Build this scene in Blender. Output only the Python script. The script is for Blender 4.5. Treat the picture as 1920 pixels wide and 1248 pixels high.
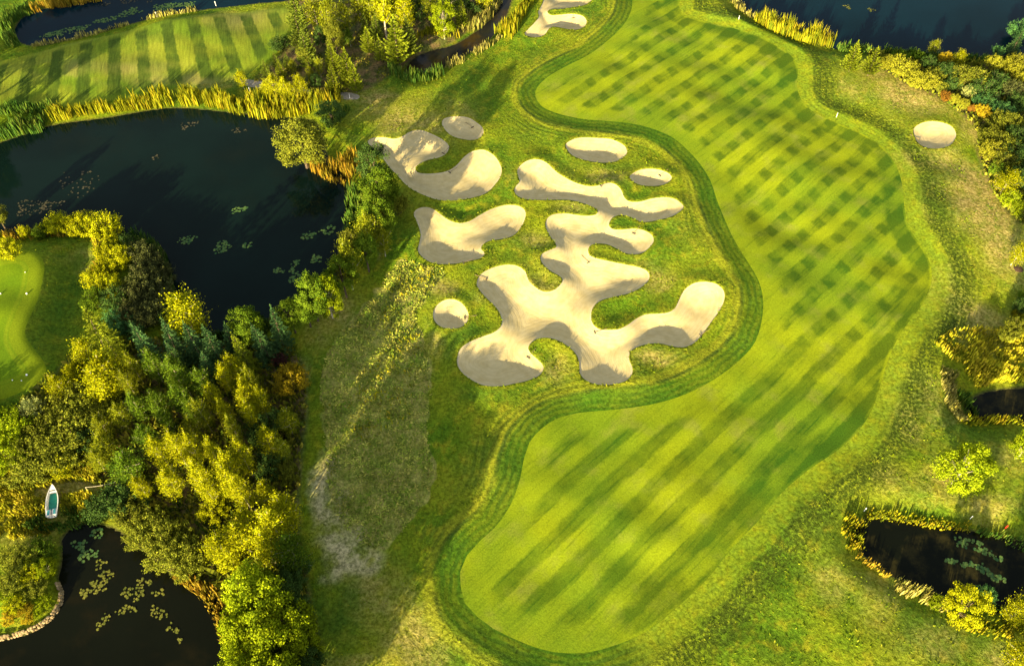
import bpy, math, random
import numpy as np
from mathutils import Vector, Matrix

for o in list(bpy.data.objects):
    bpy.data.objects.remove(o, do_unlink=True)
scene = bpy.context.scene
COL = scene.collection

# ------------------------------------------------------------------ camera, sky, sun, exposure
CAM_H = 92.0            # drone height in metres
CAM_DIP = 53.0          # degrees below the horizon
FOCAL = 1600.0          # focal length in pixels of a 1920 pixel wide picture
SHADOW_AZ = 27.0        # direction in which shadows fall, degrees to the right of straight ahead
SUN_EL = 13.0
cam_d = bpy.data.cameras.new('camera')
cam_d.sensor_fit = 'HORIZONTAL'; cam_d.sensor_width = 36.0
cam_d.lens = 36.0 * FOCAL / 1920.0
cam_d.clip_start = 0.5; cam_d.clip_end = 9000.0
cam = bpy.data.objects.new('camera', cam_d); COL.objects.link(cam)
cam.location = (0, 0, CAM_H)
cam.rotation_euler = (math.radians(90.0 - CAM_DIP), 0, 0)
scene.camera = cam

world = bpy.data.worlds.new('World'); scene.world = world; world.use_nodes = True
wn = world.node_tree; bg = wn.nodes['Background']
sky = wn.nodes.new('ShaderNodeTexSky'); sky.sky_type = 'NISHITA'; sky.sun_disc = False
sky.sun_elevation = math.radians(SUN_EL)
sky.sun_rotation = math.radians(180.0 + SHADOW_AZ)
sky.air_density = 1.0; sky.dust_density = 1.5; sky.ozone_density = 1.0
hs = wn.nodes.new('ShaderNodeHueSaturation'); hs.inputs['Saturation'].default_value = 0.42   # hazy evening air
wn.links.new(sky.outputs['Color'], hs.inputs['Color']); wn.links.new(hs.outputs['Color'], bg.inputs['Color'])
bg.inputs['Strength'].default_value = 0.086

sun_d = bpy.data.lights.new('sun', 'SUN')
sun_d.energy = 5.0; sun_d.angle = math.radians(0.5); sun_d.color = (1.0, 0.81, 0.43)
sun = bpy.data.objects.new('sun', sun_d); COL.objects.link(sun)
az, el = math.radians(SHADOW_AZ), math.radians(SUN_EL)
ray = Vector((math.sin(az) * math.cos(el), math.cos(az) * math.cos(el), -math.sin(el)))
sun.rotation_euler = ray.to_track_quat('-Z', 'Y').to_euler()
sun.location = (-60, -60, 60)

scene.view_settings.view_transform = 'Standard'
scene.view_settings.look = 'None'
scene.view_settings.exposure = 1.96
scene.view_settings.gamma = 1.0
scene.view_settings.use_curve_mapping = False
scene.cycles.max_bounces = 5
scene.cycles.diffuse_bounces = 2
scene.cycles.transmission_bounces = 3
scene.cycles.transparent_max_bounces = 4

# ------------------------------------------------------------------ helpers
rng = np.random.default_rng(7)
SD, CD = math.sin(math.radians(CAM_DIP)), math.cos(math.radians(CAM_DIP))
WATER_Z = -0.75

def gp(x, y, z=0.0):
    """Place in metres of a point at height z that the survey picture shows at (x, y)."""
    u = (np.asarray(x, float) - 960.0) / FOCAL; v = (np.asarray(y, float) - 624.0) / FOCAL
    t = (CAM_H - z) / (SD + v * CD)
    return u * t, t * (CD - v * SD)

def pts(lst, z=0.0):
    a = np.array(lst, float)
    X, Y = gp(a[:, 0], a[:, 1], z)
    return np.stack([X, Y], 1)

def smooth_loop(P, step=0.35):
    """closed Catmull-Rom curve through P, sampled about every step metres"""
    n = len(P); out = []
    for i in range(n):
        p0, p1, p2, p3 = P[i - 1], P[i], P[(i + 1) % n], P[(i + 2) % n]
        k = max(1, int(np.linalg.norm(p2 - p1) / step))
        for t in np.arange(k) / k:
            out.append(0.5 * (2 * p1 + (p2 - p0) * t + (2 * p0 - 5 * p1 + 4 * p2 - p3) * t * t
                              + (3 * p1 - p0 - 3 * p2 + p3) * t ** 3))
    return np.array(out)

def smooth_line(P, step=0.5):
    n = len(P); out = []
    for i in range(n - 1):
        p0, p1, p2, p3 = P[max(i - 1, 0)], P[i], P[i + 1], P[min(i + 2, n - 1)]
        k = max(1, int(np.linalg.norm(p2 - p1) / step))
        for t in np.arange(k) / k:
            out.append(0.5 * (2 * p1 + (p2 - p0) * t + (2 * p0 - 5 * p1 + 4 * p2 - p3) * t * t
                              + (3 * p1 - p0 - 3 * p2 + p3) * t ** 3))
    out.append(P[-1])
    return np.array(out)

def inside(x, y, poly):
    r = np.zeros(x.shape, bool); n = len(poly)
    for i in range(n):
        ax, ay = poly[i]; bx, by = poly[(i + 1) % n]
        if ay == by: continue
        c = ((ay > y) != (by > y)) & (x < (bx - ax) * (y - ay) / (by - ay) + ax)
        r ^= c
    return r

def seg_dist(x, y, poly, closed=True):
    A = poly if closed else poly[:-1]
    B = np.roll(poly, -1, 0) if closed else poly[1:]
    A = A.astype(np.float32); D = (B - A).astype(np.float32); L = np.maximum((D ** 2).sum(1), 1e-9)
    x = x.astype(np.float32); y = y.astype(np.float32); out = np.empty(len(x), np.float32)
    ch = max(1, int(3e6 // len(A)))
    for i in range(0, len(x), ch):
        dx = x[i:i + ch, None] - A[None, :, 0]; dy = y[i:i + ch, None] - A[None, :, 1]
        t = np.clip((dx * D[:, 0] + dy * D[:, 1]) / L, 0, 1)
        dx -= t * D[:, 0]; dy -= t * D[:, 1]
        out[i:i + ch] = np.sqrt((dx * dx + dy * dy).min(1))
    return out.astype(float)

def sdf(x, y, poly, clamp=10.0):
    """signed distance to a closed outline, negative inside"""
    out = np.full(x.shape, clamp, float)
    lo = poly.min(0) - clamp; hi = poly.max(0) + clamp
    m = (x > lo[0]) & (x < hi[0]) & (y > lo[1]) & (y < hi[1])
    d = seg_dist(x[m], y[m], poly)
    d = np.where(inside(x[m], y[m], poly), -d, d)
    out[m] = np.clip(d, -60, clamp)
    return out

def line_d(x, y, line, clamp=12.0):
    out = np.full(x.shape, clamp, float)
    lo = line.min(0) - clamp; hi = line.max(0) + clamp
    m = (x > lo[0]) & (x < hi[0]) & (y > lo[1]) & (y < hi[1])
    out[m] = np.minimum(seg_dist(x[m], y[m], line, False), clamp)
    return out

def sstep(a, b, v):
    t = np.clip((v - a) / (b - a), 0, 1)
    return t * t * (3 - 2 * t)

def wav(x, y, scale, seed, n=10):
    r = np.random.default_rng(seed); s = 0
    for i in range(n):
        a = r.uniform(0, 2 * np.pi); k = 2 * np.pi / (scale * r.uniform(0.6, 1.6))
        s = s + np.sin(k * (x * np.cos(a) + y * np.sin(a)) + r.uniform(0, 6.28))
    return s / math.sqrt(n)

# ------------------------------------------------------------------ materials
class NT:
    def __init__(self, name):
        self.m = bpy.data.materials.new(name); self.m.use_nodes = True
        self.t = self.m.node_tree; self.t.nodes.clear()
        self.out = self.t.nodes.new('ShaderNodeOutputMaterial')
    def n(self, typ, **kw):
        nd = self.t.nodes.new(typ)
        for k, v in kw.items(): setattr(nd, k, v)
        return nd
    def put(self, sock, v):
        if v is None: return
        if isinstance(v, bpy.types.NodeSocket): self.t.links.new(v, sock)
        elif isinstance(v, (tuple, list)):
            sock.default_value = tuple(v) + ((1.0,) if len(v) == 3 and len(sock.default_value) == 4 else ())
        else: sock.default_value = v
    def math(self, op, a, b=None, c=None, clamp=False):
        nd = self.n('ShaderNodeMath', operation=op); nd.use_clamp = clamp
        self.put(nd.inputs[0], a); self.put(nd.inputs[1], b); self.put(nd.inputs[2], c)
        return nd.outputs[0]
    def step(self, v, a, b, lo=0.0, hi=1.0):
        nd = self.n('ShaderNodeMapRange', interpolation_type='SMOOTHSTEP')
        self.put(nd.inputs['Value'], v); self.put(nd.inputs['From Min'], a); self.put(nd.inputs['From Max'], b)
        self.put(nd.inputs['To Min'], lo); self.put(nd.inputs['To Max'], hi)
        return nd.outputs['Result']
    def mix(self, f, a, b):
        nd = self.n('ShaderNodeMix', data_type='RGBA')
        self.put(nd.inputs[0], f); self.put(nd.inputs[6], a); self.put(nd.inputs[7], b)
        return nd.outputs[2]
    def mul(self, col, f):
        nd = self.n('ShaderNodeVectorMath', operation='SCALE')
        self.put(nd.inputs[0], col); self.put(nd.inputs['Scale'], f)
        return nd.outputs[0]
    def attr(self, name):
        return self.n('ShaderNodeAttribute', attribute_name=name).outputs['Fac']
    def pos(self):
        return self.n('ShaderNodeNewGeometry').outputs['Position']
    def noise(self, scale, detail=3.0, rough=0.55, vec=None, dist=0.0):
        nd = self.n('ShaderNodeTexNoise'); self.put(nd.inputs['Vector'], vec if vec else self.pos())
        nd.inputs['Scale'].default_value = scale; nd.inputs['Detail'].default_value = detail
        nd.inputs['Roughness'].default_value = rough; nd.inputs['Distortion'].default_value = dist
        return nd.outputs['Fac']
    def rot(self, ang, sx=1.0, sy=1.0):
        nd = self.n('ShaderNodeMapping', vector_type='TEXTURE'); self.put(nd.inputs['Vector'], self.pos())
        nd.inputs['Rotation'].default_value = (0, 0, ang); nd.inputs['Scale'].default_value = (1 / sx, 1 / sy, 1)
        return nd.outputs['Vector']
    def sep(self, v):
        nd = self.n('ShaderNodeSeparateXYZ'); self.put(nd.inputs[0], v); return nd.outputs
    def bump(self, h, strength, dist):
        nd = self.n('ShaderNodeBump'); self.put(nd.inputs['Height'], h)
        nd.inputs['Strength'].default_value = strength; nd.inputs['Distance'].default_value = dist
        return nd.outputs['Normal']
    def finish(self, col, rough=0.9, normal=None, spec=0.15, sheen=0.0):
        b = self.n('ShaderNodeBsdfPrincipled')
        self.put(b.inputs['Base Color'], col); self.put(b.inputs['Roughness'], rough)
        b.inputs['Specular IOR Level'].default_value = spec
        if normal is not None: self.t.links.new(normal, b.inputs['Normal'])
        self.t.links.new(b.outputs[0], self.out.inputs['Surface'])
        return self.m

def plain(name, col, rough=0.6, var=0.25, scale=3.0, spec=0.3):
    t = NT(name); f = t.step(t.noise(scale, 4), 0.3, 0.7, 1 - var, 1 + var)
    return t.finish(t.mul(t.mix(0.0, col, col), f), rough, t.bump(t.noise(scale * 4, 3), 0.3, 0.02), spec)

def leaf_mat(name, c1, c2, trans=0.25, gain=1.0):
    """leaves: two tones over the crown, one shift of tone per plant"""
    c1 = (c1[0] * 1.5, c1[1] * 1.8, c1[2]); c2 = (c2[0] * 1.6, c2[1] * 1.92, c2[2])
    t = NT(name)
    oi = t.n('ShaderNodeObjectInfo').outputs['Random']
    c = t.mix(t.attr('rnd'), c1, c2)
    c = t.mul(c, t.step(oi, 0.0, 1.0, 0.78 * gain, 1.22 * gain))
    d = t.n('ShaderNodeBsdfDiffuse'); t.put(d.inputs['Color'], c)
    tr = t.n('ShaderNodeBsdfTranslucent'); t.put(tr.inputs['Color'], c)
    mx = t.n('ShaderNodeMixShader'); mx.inputs[0].default_value = trans
    t.t.links.new(d.outputs[0], mx.inputs[1]); t.t.links.new(tr.outputs[0], mx.inputs[2])
    t.t.links.new(mx.outputs[0], t.out.inputs['Surface'])
    return t.m

# ------------------------------------------------------------------ mesh helpers
def np_mesh(name, V, F, mat=None, attrs=None, smooth=False):
    """mesh from arrays; F is an (n,3) or (n,4) index array"""
    V = np.asarray(V, np.float32); F = np.asarray(F, np.int32)
    me = bpy.data.meshes.new(name)
    me.vertices.add(len(V)); me.vertices.foreach_set('co', V.ravel())
    k = F.shape[1]
    me.loops.add(F.size); me.loops.foreach_set('vertex_index', F.ravel())
    me.polygons.add(len(F)); me.polygons.foreach_set('loop_start', np.arange(len(F), dtype=np.int32) * k)
    try: me.polygons.foreach_set('loop_total', np.full(len(F), k, np.int32))
    except Exception: pass
    if smooth: me.polygons.foreach_set('use_smooth', np.ones(len(F), bool))
    for a, vals in (attrs or {}).items():
        at = me.attributes.new(a, 'FLOAT', 'POINT'); at.data.foreach_set('value', np.asarray(vals, np.float32))
    if mat: me.materials.append(mat)
    me.update(); me.validate()
    return me

def link(name, me, parent=None, loc=None):
    o = bpy.data.objects.new(name, me); COL.objects.link(o)
    if parent is not None: o.parent = parent
    if loc is not None: o.location = loc
    return o

def tag(o, label=None, cat=None, group=None, kind=None):
    if label: o['label'] = label
    if cat: o['category'] = cat
    if group: o['group'] = group
    if kind: o['kind'] = kind
    return o

class MB:
    """collects shapes, then becomes one mesh"""
    def __init__(self): self.v = []; self.f = []
    def box(self, c, s, rz=0.0, bevel=0.0):
        i = len(self.v); ca, sa = math.cos(rz), math.sin(rz)
        for dz in (-.5, .5):
            k = 1 - bevel if dz > 0 else 1
            for dx, dy in ((-.5, -.5), (.5, -.5), (.5, .5), (-.5, .5)):
                x, y = dx * s[0] * k, dy * s[1] * k
                self.v.append((c[0] + x * ca - y * sa, c[1] + x * sa + y * ca, c[2] + dz * s[2]))
        for q in ((3, 2, 1, 0), (4, 5, 6, 7), (0, 1, 5, 4), (1, 2, 6, 5), (2, 3, 7, 6), (3, 0, 4, 7)):
            self.f.append(tuple(i + a for a in q))
    def tube(self, P, R, n=6):
        base = len(self.v); P = [Vector(p) for p in P]
        for j, p in enumerate(P):
            d = (P[min(j + 1, len(P) - 1)] - P[max(j - 1, 0)]).normalized()
            a = d.cross(Vector((0.31, 0.95, 0.05))).normalized(); b = d.cross(a)
            for k in range(n):
                an = 2 * math.pi * k / n
                self.v.append(tuple(p + (a * math.cos(an) + b * math.sin(an)) * R[j]))
        for j in range(len(P) - 1):
            for k in range(n):
                a0 = base + j * n + k; a1 = base + j * n + (k + 1) % n
                self.f.append((a0, a1, a1 + n, a0 + n))
        self.f.append(tuple(base + k for k in reversed(range(n))))
        self.f.append(tuple(base + (len(P) - 1) * n + k for k in range(n)))
    def ball(self, c, r, seg=8, rings=5, sz=1.0):
        i = len(self.v)
        for a in range(rings + 1):
            th = math.pi * a / rings
            for b in range(seg):
                ph = 2 * math.pi * b / seg
                self.v.append((c[0] + r * math.sin(th) * math.cos(ph), c[1] + r * math.sin(th) * math.sin(ph), c[2] + r * sz * math.cos(th)))
        for a in range(rings):
            for b in range(seg):
                p = i + a * seg + b; q = i + a * seg + (b + 1) % seg
                self.f.append((p, p + seg, q + seg, q))
    def build(self, name, mat, parent=None, smooth=False, loc=None):
        me = bpy.data.meshes.new(name); me.from_pydata(self.v, [], self.f); me.materials.append(mat)
        if smooth:
            for p in me.polygons: p.use_smooth = True
        me.update(); return link(name, me, parent, loc)
# ------------------------------------------------------------------ outlines of the course (survey picture coordinates)
BUNKERS = {
 'main': [(970,317),(985,304),(1005,301),(1025,308),(1047,327),(1072,342),(1100,351),(1120,351),(1140,346),(1155,350),(1165,360),(1170,372),(1180,380),(1200,381),(1222,376),(1247,373),(1265,376),(1278,386),(1281,393),(1272,403),(1255,412),(1230,417),(1205,419),(1190,413),(1175,408),(1160,408),(1149,412),(1142,421),(1142,428),(1150,433),(1167,433),(1190,431),(1207,435),(1221,444),(1225,454),(1221,464),(1207,476),(1190,479),(1170,476),(1155,469),(1140,463),(1122,462),(1107,466),(1102,474),(1105,484),(1120,490),(1145,493),(1172,496),(1197,501),(1212,508),(1218,517),(1214,529),(1200,542),(1180,552),(1155,558),(1132,564),(1117,573),(1109,586),(1108,599),(1112,612),(1125,621),(1140,622),(1160,621),(1177,612),(1192,599),(1210,590),(1235,588),(1255,584),(1267,574),(1275,557),(1285,542),(1302,533),(1322,532),(1342,537),(1355,549),(1357,564),(1350,582),(1335,602),(1322,619),(1310,634),(1295,645),(1277,650),(1257,648),(1235,645),(1210,648),(1190,655),(1180,664),(1180,679),(1185,691),(1184,706),(1172,718),(1155,723),(1135,725),(1115,722),(1097,713),(1087,699),(1086,681),(1080,664),(1065,649),(1045,638),(1025,633),(1007,635),(995,643),(990,651),(995,660),(1007,670),(1017,680),(1019,690),(1010,703),(985,714),(960,721),(942,726),(912,727),(892,720),(872,706),(859,689),(857,674),(862,659),(875,648),(900,636),(927,625),(940,612),(939,594),(930,579),(912,562),(897,544),(894,532),(902,517),(920,506),(942,499),(960,499),(972,503),(985,514),(992,532),(1005,544),(1020,551),(1037,548),(1050,538),(1055,529),(1047,521),(1030,512),(1016,499),(1013,489),(1017,481),(1032,473),(1043,468),(1040,458),(1030,442),(1023,427),(1025,414),(1037,405),(1060,402),(1085,405),(1105,407),(1118,405),(1120,398),(1110,391),(1092,384),(1067,377),(1040,376),(1010,377),(987,375),(970,367),(964,357),(967,349),(974,341),(971,329)],
 'kidney': [(690,266),(700,261),(720,261),(740,265),(755,261),(770,252),(787,249),(807,255),(830,265),(842,277),(837,290),(820,299),(800,305),(786,312),(779,318),(782,325),(795,328),(815,327),(835,322),(852,312),(861,304),(872,294),(890,285),(910,284),(927,294),(937,307),(941,320),(937,334),(925,349),(910,362),(885,371),(855,374),(825,373),(800,368),(777,359),(762,349),(750,336),(737,322),(727,312),(718,300),(705,285),(693,275)],
 'upper': [(829,236),(835,228),(855,224),(880,227),(900,240),(907,250),(904,260),(890,267),(870,266),(847,259),(832,246)],
 'long': [(1060,276),(1065,269),(1085,261),(1115,259),(1145,260),(1167,269),(1176,280),(1172,291),(1155,301),(1130,305),(1100,301),(1072,291)],
 'small': [(1180,334),(1187,324),(1205,317),(1230,319),(1250,327),(1259,337),(1252,346),(1235,351),(1212,351),(1192,346)],
 'winged': [(776,403),(782,393),(797,388),(812,391),(825,402),(840,414),(860,421),(880,417),(900,403),(920,391),(942,383),(960,383),(975,387),(985,397),(984,412),(975,429),(965,441),(952,448),(935,451),(917,454),(906,461),(902,469),(909,478),(904,487),(885,494),(860,500),(830,501),(807,496),(790,484),(784,472),(787,457),(789,442),(784,424)],
 'round': [(812,594),(816,581),(827,571),(842,566),(860,569),(872,579),(879,593),(876,607),(865,617),(847,621),(827,617),(816,607)],
 'right': [(1712,246),(1720,236),(1740,229),(1762,230),(1782,237),(1792,250),(1790,262),(1780,274),(1760,279),(1737,276),(1720,265)],
 'top': [(1016,-14),(1019,0),(1016,12),(1009,25),(1010,35),(1000,47),(985,60),(985,66),(1002,70),(1020,67),(1030,56),(1042,52),(1060,54),(1080,55),(1096,49),(1100,39),(1092,30),(1072,27),(1050,28),(1033,29),(1026,24),(1035,20),(1060,19),(1090,13),(1107,5),(1111,-6),(1090,-16),(1050,-20)],
}
FAIRWAY = [(1188,-40),(1186,0),(1182,25),(1167,50),(1135,80),(1100,105),(1060,125),(1025,147),(1007,165),(1004,182),(1015,200),(1042,212),(1085,222),(1135,227),(1185,232),(1222,241),(1260,257),(1290,282),(1315,310),(1332,337),(1342,367),(1357,407),(1375,447),(1395,482),(1415,514),(1427,542),(1431,574),(1427,607),(1417,639),(1400,661),(1370,689),(1330,716),(1285,739),(1240,754),(1185,764),(1135,769),(1085,773),(1045,784),(1015,804),(992,831),(982,861),(975,899),(958,945),(930,986),(900,1013),(875,1041),(862,1073),(864,1101),(872,1131),(895,1156),(925,1178),(955,1193),(990,1208),(1040,1222),(1100,1222),(1160,1206),(1220,1178),(1285,1124),(1330,1080),(1370,1030),(1420,978),(1465,924),(1515,881),(1565,848),(1602,816),(1625,786),(1640,756),(1652,718),(1665,676),(1680,640),(1702,606),(1726,575),(1742,545),(1748,520),(1745,495),(1735,472),(1717,447),(1702,422),(1695,387),(1692,349),(1680,308),(1655,275),(1620,251),(1585,236),(1550,222),(1522,207),(1502,185),(1494,160),(1496,135),(1492,115),(1480,102),(1460,90),(1430,72),(1385,57),(1335,45),(1297,34),(1275,20),(1268,-40)]
FAIRWAY2 = [(-160,205),(-160,90),(-20,112),(60,98),(130,82),(215,62),(300,38),(400,24),(500,14),(545,18),(540,60),(520,100),(480,130),(430,150),(360,160),(290,172),(210,188),(140,198),(60,202)]
GREEN = [(-90,512),(-30,497),(20,487),(52,484),(78,490),(92,508),(90,535),(80,575),(68,610),(60,640),(72,665),(92,690),(99,705),(88,730),(60,748),(10,766),(-60,775),(-120,700)]
LAKES = {
 'big': [(-160,330),(-60,290),(20,262),(100,236),(200,222),(320,204),(430,212),(540,222),(585,228),(600,250),(615,300),(650,335),(662,360),(663,400),(655,450),(640,500),(610,545),(575,570),(540,590),(500,612),(450,628),(400,628),(350,605),(320,560),(310,500),(262,455),(200,432),(120,430),(60,436),(0,430),(-90,400)],
 'north': [(28,60),(45,33),(90,16),(160,4),(240,-14),(330,-40),(620,-60),(560,-6),(480,6),(380,18),(300,30),(240,46),(180,62),(120,76),(70,85),(38,78)],
 'east': [(1358,-40),(1378,5),(1410,30),(1450,52),(1500,72),(1560,90),(1620,98),(1700,106),(1780,112),(1860,112),(1930,104),(2060,80),(2060,-90),(1600,-90)],
 'creek': [(762,138),(775,112),(810,96),(850,86),(885,66),(915,42),(935,10),(940,-40),(968,-40),(955,10),(938,48),(905,84),(860,108),(820,132),(785,146)],
 'south': [(118,1010),(150,985),(210,992),(262,1030),(330,1085),(396,1118),(432,1170),(452,1230),(460,1330),(-160,1330),(-160,1212),(0,1200),(60,1186),(105,1154),(120,1118),(112,1080),(120,1045)],
 'corner': [(1606,990),(1640,972),(1720,982),(1800,994),(1880,1008),(1990,1040),(2050,1100),(2030,1190),(1940,1165),(1850,1140),(1760,1110),(1690,1085),(1640,1056),(1612,1025)],
 'reedy': [(1812,765),(1835,742),(1880,732),(1960,728),(2040,740),(2040,790),(1940,792),(1880,786),(1835,784)],
}
MEADOW = [(752,490),(790,500),(832,515),(812,548),(785,580),(782,610),(798,650),(806,710),(801,780),(806,850),(814,885),(800,925),(770,975),(735,1012),(700,1028),(660,1000),(630,950),(612,880),(606,780),(604,700),(632,640),(690,565),(730,510)]
TRACK = [(600,850),(628,846),(636,880),(640,930),(656,975),(690,1012),(726,1040),(712,1072),(668,1086),(630,1094),(604,1090),(606,1050),(592,1010),(582,950),(578,890)]
GRAVEL = [(462,152),(520,163),(560,172),(600,176),(640,178),(668,181)]
WOODFLOOR = [(470,160),(530,100),(560,40),(560,-40),(930,-40),(910,20),(850,72),(790,96),(740,130),(690,165),(640,174),(560,166)]
WOOD_SW = [(120,700),(150,650),(210,640),(300,640),(480,640),(560,670),(575,760),(565,850),(560,960),(570,1060),(590,1160),(590,1260),(440,1260),(420,1150),(300,1060),(220,960),(160,900),(20,900),(-60,860),(20,790),(70,750)]
BANK_E = [(1640,90),(1760,108),(1930,110),(2000,200),(2000,420),(1890,400),(1835,290),(1828,240),(1770,190),(1700,160),(1640,125)]

# ------------------------------------------------------------------ ground: one sheet, parted along its edges
STEP = 0.4
gx = np.arange(-124, 124.01, STEP); gy = np.arange(8, 178.01, STEP)
NX, NY = len(gx), len(gy)
X, Y = [a.ravel() for a in np.meshgrid(gx, gy)]
ii = np.arange(NX * NY).reshape(NY, NX)
a, b, c, d = ii[:-1, :-1].ravel(), ii[:-1, 1:].ravel(), ii[1:, 1:].ravel(), ii[1:, :-1].ravel()
TRI = np.concatenate([np.stack([a, b, c], 1), np.stack([a, c, d], 1)])

bunker_loops = {k: smooth_loop(pts(v)) for k, v in BUNKERS.items()}
lake_loops = {k: smooth_loop(pts(v, WATER_Z), 0.8) for k, v in LAKES.items()}
fair_loop = smooth_loop(pts(FAIRWAY), 1.2)
fair2_loop = smooth_loop(pts(FAIRWAY2), 1.2)
green_loop = smooth_loop(pts(GREEN), 0.8)
meadow_loop = smooth_loop(pts(MEADOW), 0.8)
track_loop = smooth_loop(pts(TRACK), 0.8)
gravel_line = smooth_line(pts(GRAVEL))
wood_loop = smooth_loop(pts(WOODFLOOR), 1.5)
woodsw_loop = smooth_loop(pts(WOOD_SW), 1.5)
banke_loop = smooth_loop(pts(BANK_E), 1.5)

C = {'x': X, 'y': Y}
for k, lp in bunker_loops.items(): C['b_' + k] = sdf(X, Y, lp)
C['sb'] = np.min([C['b_' + k] for k in bunker_loops], 0)
C['sw'] = np.min([sdf(X, Y, lp, 12) for lp in lake_loops.values()], 0)
C['sf'] = sdf(X, Y, fair_loop, 14)
C['sf2'] = sdf(X, Y, fair2_loop, 8)
C['sg'] = sdf(X, Y, green_loop, 10)
C['sm'] = sdf(X, Y, meadow_loop, 6) + 0.35 * wav(X, Y, 3.5, 3)
C['st'] = sdf(X, Y, track_loop, 6) + 0.5 * wav(X, Y, 3, 4)
C['sp'] = line_d(X, Y, gravel_line, 6) - 0.75 + 0.2 * wav(X, Y, 4, 9)
C['swo'] = np.minimum(np.minimum(sdf(X, Y, wood_loop, 6), sdf(X, Y, woodsw_loop, 6)), sdf(X, Y, banke_loop, 6))

def blobs(x, y, lst):
    r = np.zeros_like(x)
    for (px, py, rx, ry, w) in lst:
        bx, by = gp(px, py); sx = gp(px + rx, py)[0] - bx; sy = gp(px, py - ry)[1] - by
        r = np.maximum(r, w * np.exp(-((x - bx) / sx) ** 2 - ((y - by) / sy) ** 2))
    return r
DRY = [(1720,170,100,34,1.1),(1660,150,60,22,.7),(1830,230,30,60,.7),(1840,380,80,70,1.2),(1750,300,60,30,.6),(1800,330,60,50,.6),(1880,470,40,50,.7),(1840,600,50,50,.8),(1800,560,60,60,.4),
       (780,230,90,40,.6),(700,210,50,40,.5),(1000,540,40,25,.7),(1080,390,40,12,.7),(1000,450,30,14,.5),(1210,520,60,30,.3),(1170,680,30,20,.3),(1220,670,40,14,.6),
       (1040,690,25,25,.7),(820,640,20,22,.9),(830,545,26,14,.7),(900,560,16,12,.4),(790,700,18,50,.5),(700,1120,70,60,.5),(660,1240,60,18,.9),(780,1200,60,60,.5),
       (1870,950,60,30,.6),(1740,900,90,40,.5),(1880,860,40,30,.4),(1640,1120,50,50,.4),(1760,1200,70,40,.4),(1880,1230,40,30,.5),(1560,1100,50,40,.3),
       (60,915,140,70,1),(160,475,40,18,.5),(160,505,20,10,.6),(690,185,50,10,.8),(720,178,30,6,.9),(450,35,60,20,.5),(200,130,140,16,.4),(330,150,120,14,.5),
       (960,330,40,16,.3),(1130,330,50,14,.4),(700,470,20,20,.3),(640,590,30,30,.6),(600,640,30,30,.5),(570,700,14,40,.3),(1750,740,50,60,.3),(1700,800,30,60,.3)]
LUSH_SHADE = [(990,250,60,30,.7),(1160,310,60,10,.7),(1120,420,60,14,.6),(880,470,70,30,.6),(860,640,30,40,.8),(1120,740,90,16,1),(920,740,70,14,.9),(1240,650,60,10,.6),
        (1280,600,30,30,.5),(890,510,30,50,.6),(740,400,20,60,.6),(125,560,45,140,1),(1000,60,40,30,.5),(900,160,60,40,.6),(760,140,50,30,.6),(560,830,16,120,.9),(620,700,16,60,.8),  # dark green also paints shade: the green's flank, tree shadow near the creek
        (1860,770,60,30,.6),(1720,1120,60,70,.6),(1480,1120,50,60,.3),(20,330,60,40,.6),(30,20,60,60,.8),(640,1150,60,70,.9),(1090,15,40,20,.7)]
C['dry'] = blobs(X, Y, DRY); C['lush_shade'] = blobs(X, Y, LUSH_SHADE)
C['dry'] = np.clip(C['dry'] + 0.18 * wav(X, Y, 9, 31) * (C['dry'] > 0.12) + 0.04 * wav(X, Y, 16, 32), 0, 1)
NAMES = list(C); KI = {k: i for i, k in enumerate(NAMES)}
M = np.stack([C[k] for k in NAMES], 1)

def split(M, T, key):
    """cut the sheet along key = 0; returns points, the part below and the part above"""
    ci = KI[key]; s = M[:, ci]; s[np.abs(s) < 1e-4] = 1e-4
    neg = s < 0; cnt = neg[T].sum(1)
    Tn, Tp, Tm = T[cnt == 3], T[cnt == 0], T[(cnt == 1) | (cnt == 2)]
    if len(Tm) == 0: return M, Tn, Tp
    nm = neg[Tm]; lone_neg = nm.sum(1) == 1
    lone = np.where(lone_neg[:, None], nm, ~nm); i0 = lone.argmax(1); r = np.arange(len(Tm))
    A, B, Cc = Tm[r, i0], Tm[r, (i0 + 1) % 3], Tm[r, (i0 + 2) % 3]
    E = np.concatenate([np.stack([A, B], 1), np.stack([A, Cc], 1)]); E.sort(1)
    U, inv = np.unique(E, axis=0, return_inverse=True); inv = inv.ravel()
    t = s[U[:, 0]] / (s[U[:, 0]] - s[U[:, 1]])
    new = M[U[:, 0]] * (1 - t)[:, None] + M[U[:, 1]] * t[:, None]
    new[:, ci] = 0.0
    base = len(M); M = np.vstack([M, new])
    P, Q = base + inv[:len(A)], base + inv[len(A):]
    one = np.stack([A, P, Q], 1); two = np.concatenate([np.stack([P, B, Cc], 1), np.stack([P, Cc, Q], 1)])
    l2 = np.concatenate([lone_neg, lone_neg])
    Tn = np.concatenate([Tn, one[lone_neg], two[~l2]]); Tp = np.concatenate([Tp, one[~lone_neg], two[l2]])
    return M, Tn, Tp

pieces = {}
rest = TRI
for k in bunker_loops:
    M, pieces['b_' + k], rest = split(M, rest, 'b_' + k)
M, pieces['fair'], rest = split(M, rest, 'sf')
M, pieces['green'], rest = split(M, rest, 'sg')
M, pieces['fair2'], rest = split(M, rest, 'sf2')
M, pieces['gravel'], rest = split(M, rest, 'sp')
pieces['ground'] = rest

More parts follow.
